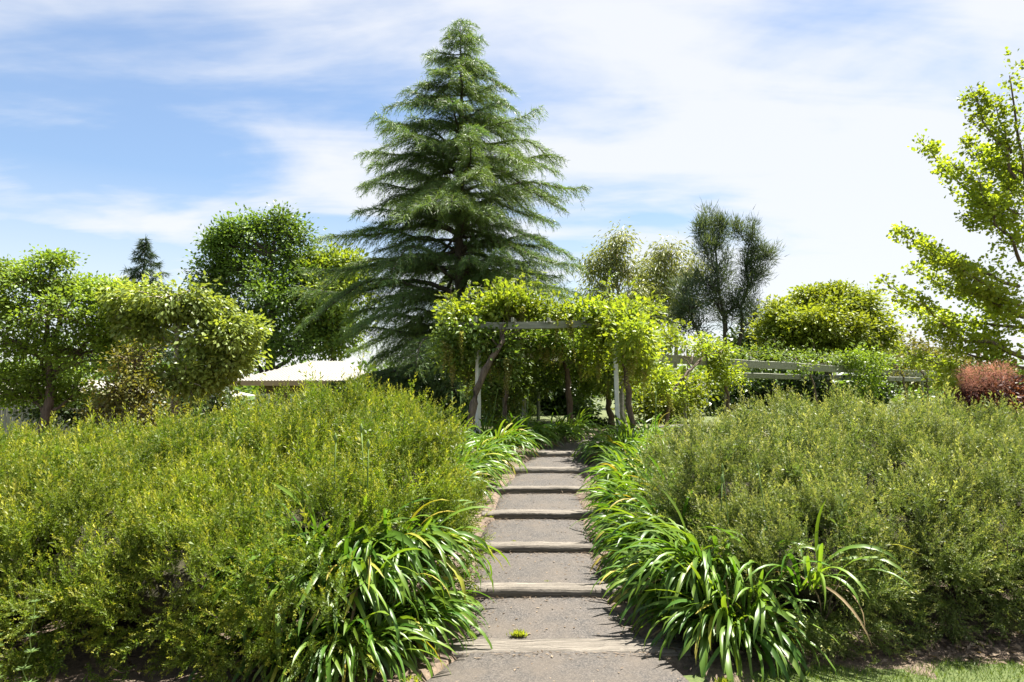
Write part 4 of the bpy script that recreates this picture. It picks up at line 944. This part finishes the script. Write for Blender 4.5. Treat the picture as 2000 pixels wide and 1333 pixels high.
# along the low pergola behind the hedge
vine('bright wisteria at the near end of the long low pergola, by the main pergola', [G(1300, 15.6), P(1310, 770, 15.6), P(1335, 735, 15.9), P(1370, 700, 16.2)],
     [(1300, 668, 40, 14, 16.4), (1350, 672, 46, 14, 16.8), (1395, 684, 34, 14, 17.3), (1300, 650, 30, 14, 16.6), (1290, 755, 26, 34, 15.4), (1330, 770, 24, 30, 16), (1372, 690, 16, 12, 16.5)], L_wist, 97, 78, 4, .26, [(14, .2, .35)], 10, .05)
vine('wisteria cloaking a post of the long low pergola where two beams meet', [G(1425, 17.5), P(1420, 770, 17.5), P(1412, 730, 17.5), P(1410, 700, 17.5)],
     [(1408, 712, 24, 26, 17.2), (1425, 740, 22, 26, 17.2), (1400, 690, 30, 14, 17.4), (1395, 745, 16, 22, 17.6)], L_wist, 98, 80, 4, .26, [], 4, .05)
vine('thin line of vine leaves along the top of the long low pergola', [G(1600, 20.6), P(1590, 760, 20.6), P(1580, 720, 20.6), P(1550, 702, 20.2)],
     [(1465, 691, 46, 8, 18.6), (1530, 696, 44, 8, 19.5), (1590, 699, 44, 9, 20.4), (1640, 704, 30, 9, 21.2), (1568, 718, 18, 14, 19.6)], L_wist2, 99, 120, 4, .22, [], 6, .04, gaps=.1)
vine('emerald green vine spilling over the long low pergola in a thick mound', [G(1690, 21.4), P(1690, 760, 21.4), P(1685, 730, 21.4), P(1670, 705, 21.4)],
     [(1680, 700, 46, 16, 21.2), (1700, 725, 36, 26, 21), (1650, 702, 30, 12, 21.2), (1720, 705, 26, 14, 21.6), (1690, 755, 26, 26, 21)], L_maple, 100, 100, 4, .24, [], 8, .05, gaps=.1)
vine('bare grey twiggy vine with few leaves on the far stretch of the low pergola', [G(1770, 22.5), P(1768, 750, 22.5), P(1760, 725, 22.5), P(1745, 712, 22.5)],
     [(1760, 715, 34, 18, 22.4), (1745, 728, 24, 16, 22.3)], L_olive, 101, 40, 2, .2, [], 14, .04)
vine('lime leaved vine at the far end of the low pergola, under the ginkgo', [G(1810, 23), P(1812, 760, 23), P(1808, 735, 23), P(1790, 718, 23)],
     [(1800, 708, 40, 12, 22.8), (1845, 715, 30, 12, 23.2), (1770, 704, 24, 10, 22.8), (1830, 735, 20, 14, 23)], L_yell, 102, 90, 4, .25, [], 6, .04)

# ------------------------------------------------------------------ houses and fence
def house(label, px0, px1, pyeave, pyridge, d, depth, ridge, wallh, mat_wall, wins, post_px=None):
    a, b = P(px0, pyeave, d), P(px1, pyeave, d); z0 = a[2]; zr = P(px0, pyridge, d + depth / 2)[2]
    gz = min(float(H(a[0], d)), z0 - wallh)
    root = thing('house', label, 'house', ((a[0] + b[0]) / 2, d + .6, gz))
    x0, x1, y0, y1 = a[0], b[0], d, d + depth; ym = (y0 + y1) / 2; r0, r1 = ridge
    rx0, rx1 = x0 + (x1 - x0) * r0, x0 + (x1 - x0) * r1
    V = [(x0, y0, z0), (x1, y0, z0), (x1, y1, z0), (x0, y1, z0), (rx0, ym, zr), (rx1, ym, zr)]
    Fc = [[0, 1, 5], [0, 5, 4], [1, 2, 5], [2, 3, 4], [2, 4, 5], [3, 0, 4], [0, 2, 1], [0, 3, 2]]
    r = Acc(); r.add(V, Fc); ro = r.build('roof', M_roof, root)
    rb = Acc()
    for k in np.linspace(.03, .97, 34):                       # raised seams of the metal sheets
        x = x0 + (x1 - x0) * k; f = min(1, (k / max(r0, .01)), ((1 - k) / max(1 - r1, .01))); e = np.array([x, y0 + (ym - y0) * f, z0 + (zr - z0) * f]); s = np.array([x, y0, z0])
        rb.tube(np.stack([s + [0, 0, .015], e + [0, 0, .015]]), .018, 4, cap=False)
    rb.build('roof_seam', M_roof, ro)
    f = Acc(); f.box(((x0 + x1) / 2, y0 - .02, z0 - .09), (x1 - x0 + .04, .04, .17)); f.build('fascia', M_fascia, root)
    f = Acc(); f.box((x0 - .02, ym, z0 - .09), (depth, .04, .17), (0, 1, 0)); f.build('fascia', M_fascia, root)
    wv = Acc(); wv.box(((x0 + x1) / 2, ym, (z0 - .02 + gz) / 2), (x1 - x0 - 1.6, depth - 1.4, z0 - gz - .04)); wo_ = wv.build('wall', mat_wall, root)
    for (k0, k1, h0, h1) in wins:
        wx0, wx1 = x0 + (x1 - x0) * k0, x0 + (x1 - x0) * k1; c = ((wx0 + wx1) / 2, y0 + .67, z0 - (h0 + h1) / 2)
        fr = Acc(); W, Hh = wx1 - wx0, h1 - h0
        for s in (-1, 1): fr.box((c[0] + s * W / 2, c[1], c[2]), (.07, .06, Hh + .07)); fr.box((c[0], c[1], c[2] + s * Hh / 2), (W - .07, .06, .07))
        fr.box((c[0], c[1], c[2]), (.05, .05, Hh - .07)); fo = fr.build('window', M_white, wo_)
        g = Acc(); g.box((c[0], c[1] + .012, c[2]), (W, .02, Hh)); g.build('pane', M_glass, fo)
    if post_px:
        for q in post_px:
            c = P(q, pyeave, d + .25); pa = Acc(); pa.box((c[0], d + .25, (z0 + gz) / 2 - .05), (.16, .16, z0 - gz - .12)); pa.build('verandah_post', M_white, root)
house('low house with a cream hipped metal roof and tan fascia, under the dark oak', 448, 668, 744, 706, 25, 8, (.44, .80), 2.3, M_wall, [(.18, .30, .5, 1.5), (.5, .64, .5, 1.6)], (445, 600))
house('white roofed house glimpsed under the maple, with a strip of white framed windows', -260, 118, 772, 742, 24, 8, (.2, .8), 1.8, M_white, [(.72, .82, .25, .9), (.84, .93, .25, .9), (.58, .69, .25, .9)])
house('distant pale roof glimpsed between the bronze shrub and the open crowned tree', 285, 400, 778, 758, 33, 7, (.25, .75), 1.8, M_white, [(.3, .5, .4, 1.2)])
house('distant pale roof glimpsed beneath the long low pergola', 1345, 1420, 775, 742, 40, 7, (.25, .75), 1.8, M_white, [(.3, .5, .4, 1.2)])
fr = thing('fence', 'grey paling fence behind the golden hedge, below the maple', 'fence', (-9, 16.5, .2))
fm = None
rf = np.random.default_rng(110)
for k in range(84):
    x = -14.6 + k * .125; y = 16.5 + .02 * rf.normal(); z = float(H(x, 16.5)); top = 1.38 + .02 * rf.normal()
    if fm is None:
        a = Acc(); a.box((0, 0, .5), (.108, .018, 1)); fm = a.mesh('paling'); fm.materials.append(M_fence)
    o = bpy.data.objects.new('paling', fm); COL.objects.link(o); o.parent = fr; o.location = Vector((x, y, z - .03)) - fr.location; o.scale = (1, 1, top - z)
for hh in (.35, 1.05):
    a = Acc(); a.box((-9.4, 16.56, hh + .1), (10.6, .05, .08)); a.build('rail', M_fence, fr)

# far wood along the horizon
def treeline():
    rng = np.random.default_rng(120); a = Acc()
    th = rng.uniform(-1.15, 1.15, 1500); dd = rng.uniform(75, 120, 1500); hh = rng.uniform(0, 1, 1500) ** .8 * (4.5 + 1.6 * np.sin(th * 9) + 1.2 * np.sin(th * 23))
    c = np.stack([np.sin(th) * dd, np.cos(th) * dd, -.6 + hh], 1)
    clumps(a, rng, c, nrm(rng.normal(size=c.shape)), 14, 1.0, LEAF, 1.0, -.1)
    a.build('distant_woods', L_dark, None, False, 'stuff')
treeline()

# ------------------------------------------------------------------ lawn, litter, weeds
def lawn():
    rng = np.random.default_rng(130); n = 32000
    x = rng.uniform(1.1, 4.6, n); y = 5.0 - 1.4 * rng.random(n) ** 1.3
    edge = 4.86 + .08 * np.sin(x * 2.3) + .06 * np.sin(x * 7.1) - .30 * ss(-x, -1.75, -1.15)
    pe = xc(y) + hw(y) + .03 + .03 * np.sin(y * 9)
    k = (y < edge + rng.normal(0, .05, n)) & (x > pe) ; x, y = x[k], y[k]; m = len(x)
    d = nrm(np.stack([rng.normal(0, .5, m), rng.normal(0, .5, m), np.ones(m)], 1)); a = Acc()
    T = tpl([[0, -.045, 0], [.55, -.03, .03], [.55, .03, .03], [0, .045, 0], [1, 0, .22]], [[0, 3, 2], [0, 2, 1], [1, 2, 4]], [0, .5, .5, 0, 1])
    thin = np.clip((edge[k] - y) * 5, .35, 1)
    a.inst(T, np.stack([x, y, H(x, y) - .02], 1), frames(d, rng.random(m) * 6.28), rng.uniform(.025, .06, m) * thin, rng.random(m))
    a.build('lawn_grass', L_grass, None, False, 'stuff')
lawn()
def lawn_sheet():
    a = Acc(); xs = np.linspace(1.0, 9, 60); rng = np.random.default_rng(133)
    e = 4.76 + .08 * np.sin(xs * 2.3) + .06 * np.sin(xs * 7.1) + rng.normal(0, .02, 60) - .30 * ss(-xs, -1.75, -1.15); V = []
    for k in range(60):
        for t in np.linspace(0, 1, 8): y = 1.0 + (e[k] - 1.0) * t; V.append((xs[k], y, float(H(xs[k], y)) + .006 - .02 * t ** 12))
    Fc = [f for i in range(59) for j in range(7) for f in ([i * 8 + j, (i + 1) * 8 + j, (i + 1) * 8 + j + 1], [i * 8 + j, (i + 1) * 8 + j + 1, i * 8 + j + 1])]
    a.add(V, Fc); a.build('lawn', M_lawn, None, True, 'structure')
lawn_sheet()
def litter():
    rng = np.random.default_rng(131); a = Acc(); n = 1900
    x = rng.uniform(.95, 5.6, n); y = 4.98 + rng.normal(0, .13, n); k = x > xc(y) + hw(y) + .04; x, y = x[k], y[k]
    x2 = rng.uniform(-1.8, -.6, 260); y2 = 4.35 + rng.normal(0, .18, 260); k = x2 < xc(y2) - hw(y2) + .05; x = np.concatenate([x, x2[k]]); y = np.concatenate([y, y2[k]]); m = len(x)
    d = nrm(np.stack([rng.normal(size=m), rng.normal(size=m), rng.normal(0, .3, m)], 1))
    a.inst(leaf4(.28, .12, .1), np.stack([x, y, H(x, y) + .012], 1), frames(d, rng.normal(0, .5, m)), rng.uniform(.02, .06, m), rng.random(m))
    # straw and crumbs caught along the risers and path edges
    for i, ys in enumerate(STEP_Y):
        q = 130; xx = xc(ys) + rng.uniform(-1, 1, q) * (hw(ys) + .03); yy = ys - np.abs(rng.normal(0, .045, q)) - .005
        zb = (STEP_Z[i] - .075 if i else .004) + .014
        d = nrm(np.stack([rng.normal(size=q), rng.normal(0, .5, q), rng.normal(0, .12, q)], 1)); a.inst(leaf4(.10, .02, .02), np.stack([xx, yy, np.full(q, zb)], 1), frames(d), rng.uniform(.015, .05, q), rng.random(q))
    for i in range(6):
        q = 300; sg = rng.choice([-1, 1], q); yy = rng.uniform(STEP_Y[i] + .22, STEP_Y[i + 1], q); xx = xc(yy) + sg * (hw(yy) - np.abs(rng.normal(0, .10, q)))
        t = (yy - STEP_Y[i] - .2) / .78; zb = STEP_Z[i] - .016 + (STEP_Z[i + 1] - .059 - STEP_Z[i]) * np.clip(t, 0, 1) + .008
        d = nrm(np.stack([rng.normal(size=q), rng.normal(size=q), rng.normal(0, .15, q)], 1)); a.inst(leaf4(.2, .06, .05), np.stack([xx, yy, zb], 1), frames(d), rng.uniform(.012, .035, q), rng.random(q))
    q = 420; i = rng.integers(0, 7, q); yy = np.where(i < 6, np.array(STEP_Y)[i] + .24 + rng.random(q) * .72, 3.6 + 1.2 * rng.random(q)); xx = xc(yy) + (rng.random(q) * 2 - 1) * hw(yy) * .95
    t = np.clip((yy - np.array(STEP_Y)[i] - .2) / .78, 0, 1); zn = np.array(STEP_Z + [.8])[np.minimum(i + 1, 7)]; zb = np.where(i < 6, np.array(STEP_Z)[i] - .016 + (zn - .059 - np.array(STEP_Z)[i]) * t, .004) + .016
    d = nrm(np.stack([rng.normal(size=q), rng.normal(size=q), rng.normal(0, .12, q)], 1)); a.inst(leaf4(.22, .06, .05), np.stack([xx, yy, zb], 1), frames(d), rng.uniform(.010, .038, q), rng.random(q))
    a.build('leaf_litter', L_litter, None, False, 'stuff')
litter()
def tuft(label, x, y, z, n, L, seed):
    rng = np.random.default_rng(seed); a = Acc()
    d = nrm(np.stack([rng.normal(0, .7, n), rng.normal(0, .7, n), .55 + rng.random(n)], 1)); p = np.stack([x + rng.normal(0, L * .45, n), y + rng.normal(0, L * .2, n), np.full(n, z)], 1)
    a.inst(leaf4(.11, .03, .1), p, frames(d, rng.normal(0, .5, n)), L * rng.uniform(.5, 1.1, n), rng.random(n))
    o = a.build('weed_tuft', L_weed, None); o['kind'] = 'thing'; tag(o, label, 'weed', 'small weeds growing on the path')
tuft('bright yellow green weed tuft on the lowest sleeper', .05, 5.14, .02, 170, .055, 140)
tuft('tiny weed sprig against the third sleeper', .02, 6.98, .28, 26, .022, 141)
tuft('tiny weed sprig at the back of the second sleeper', .30, 6.05, .15, 22, .022, 142)
tuft('small weed tuft at the path edge under the strap leaves of the golden hedge side', -.60, 4.42, .0, 70, .045, 143)
tuft('mossy weed patch where the lawn meets the path edge', 1.28, 4.40, 0, 180, .04, 144)
tuft('row of tiny weeds in the joint behind the lowest sleeper, by the strap leaves', -.28, 5.17, .012, 60, .03, 145)
tuft('small weed at the end of the fourth sleeper, beside the golden hedge', -.22, 7.72, .37, 40, .03, 146)
def cleavers(label, x, y, h, seed):
    rng = np.random.default_rng(seed); z = float(H(x, y)); root = thing('cleavers_weed', label, 'weed', (x, y, z), 'spindly weeds in front of the golden hedge')
    p = curve((x, y, z), (x + rng.normal(.03, .02), y + .02, z + h), rng, 8, .03); a = Acc(); a.tube(p, np.linspace(.0035, .0018, 8), 5); a.build('stem', M_stalk, root, True)
    b = Acc()
    for k in range(2, 8):
        for q in range(7):
            an = q / 7 * 6.28; b.inst(LEAFN, p[k][None], frames(np.array([[math.cos(an), math.sin(an), .35]])), .055 * (1.1 - k * .07), rng.random(1))
    b.build('foliage', L_cleaver, root)
cleavers('tall spindly cleavers weed with whorled leaves in the dark foot of the golden hedge', -2.62, 3.92, .62, 150)
cleavers('shorter spindly weed at the outer end of the golden hedge foot', -2.82, 3.98, .42, 151)
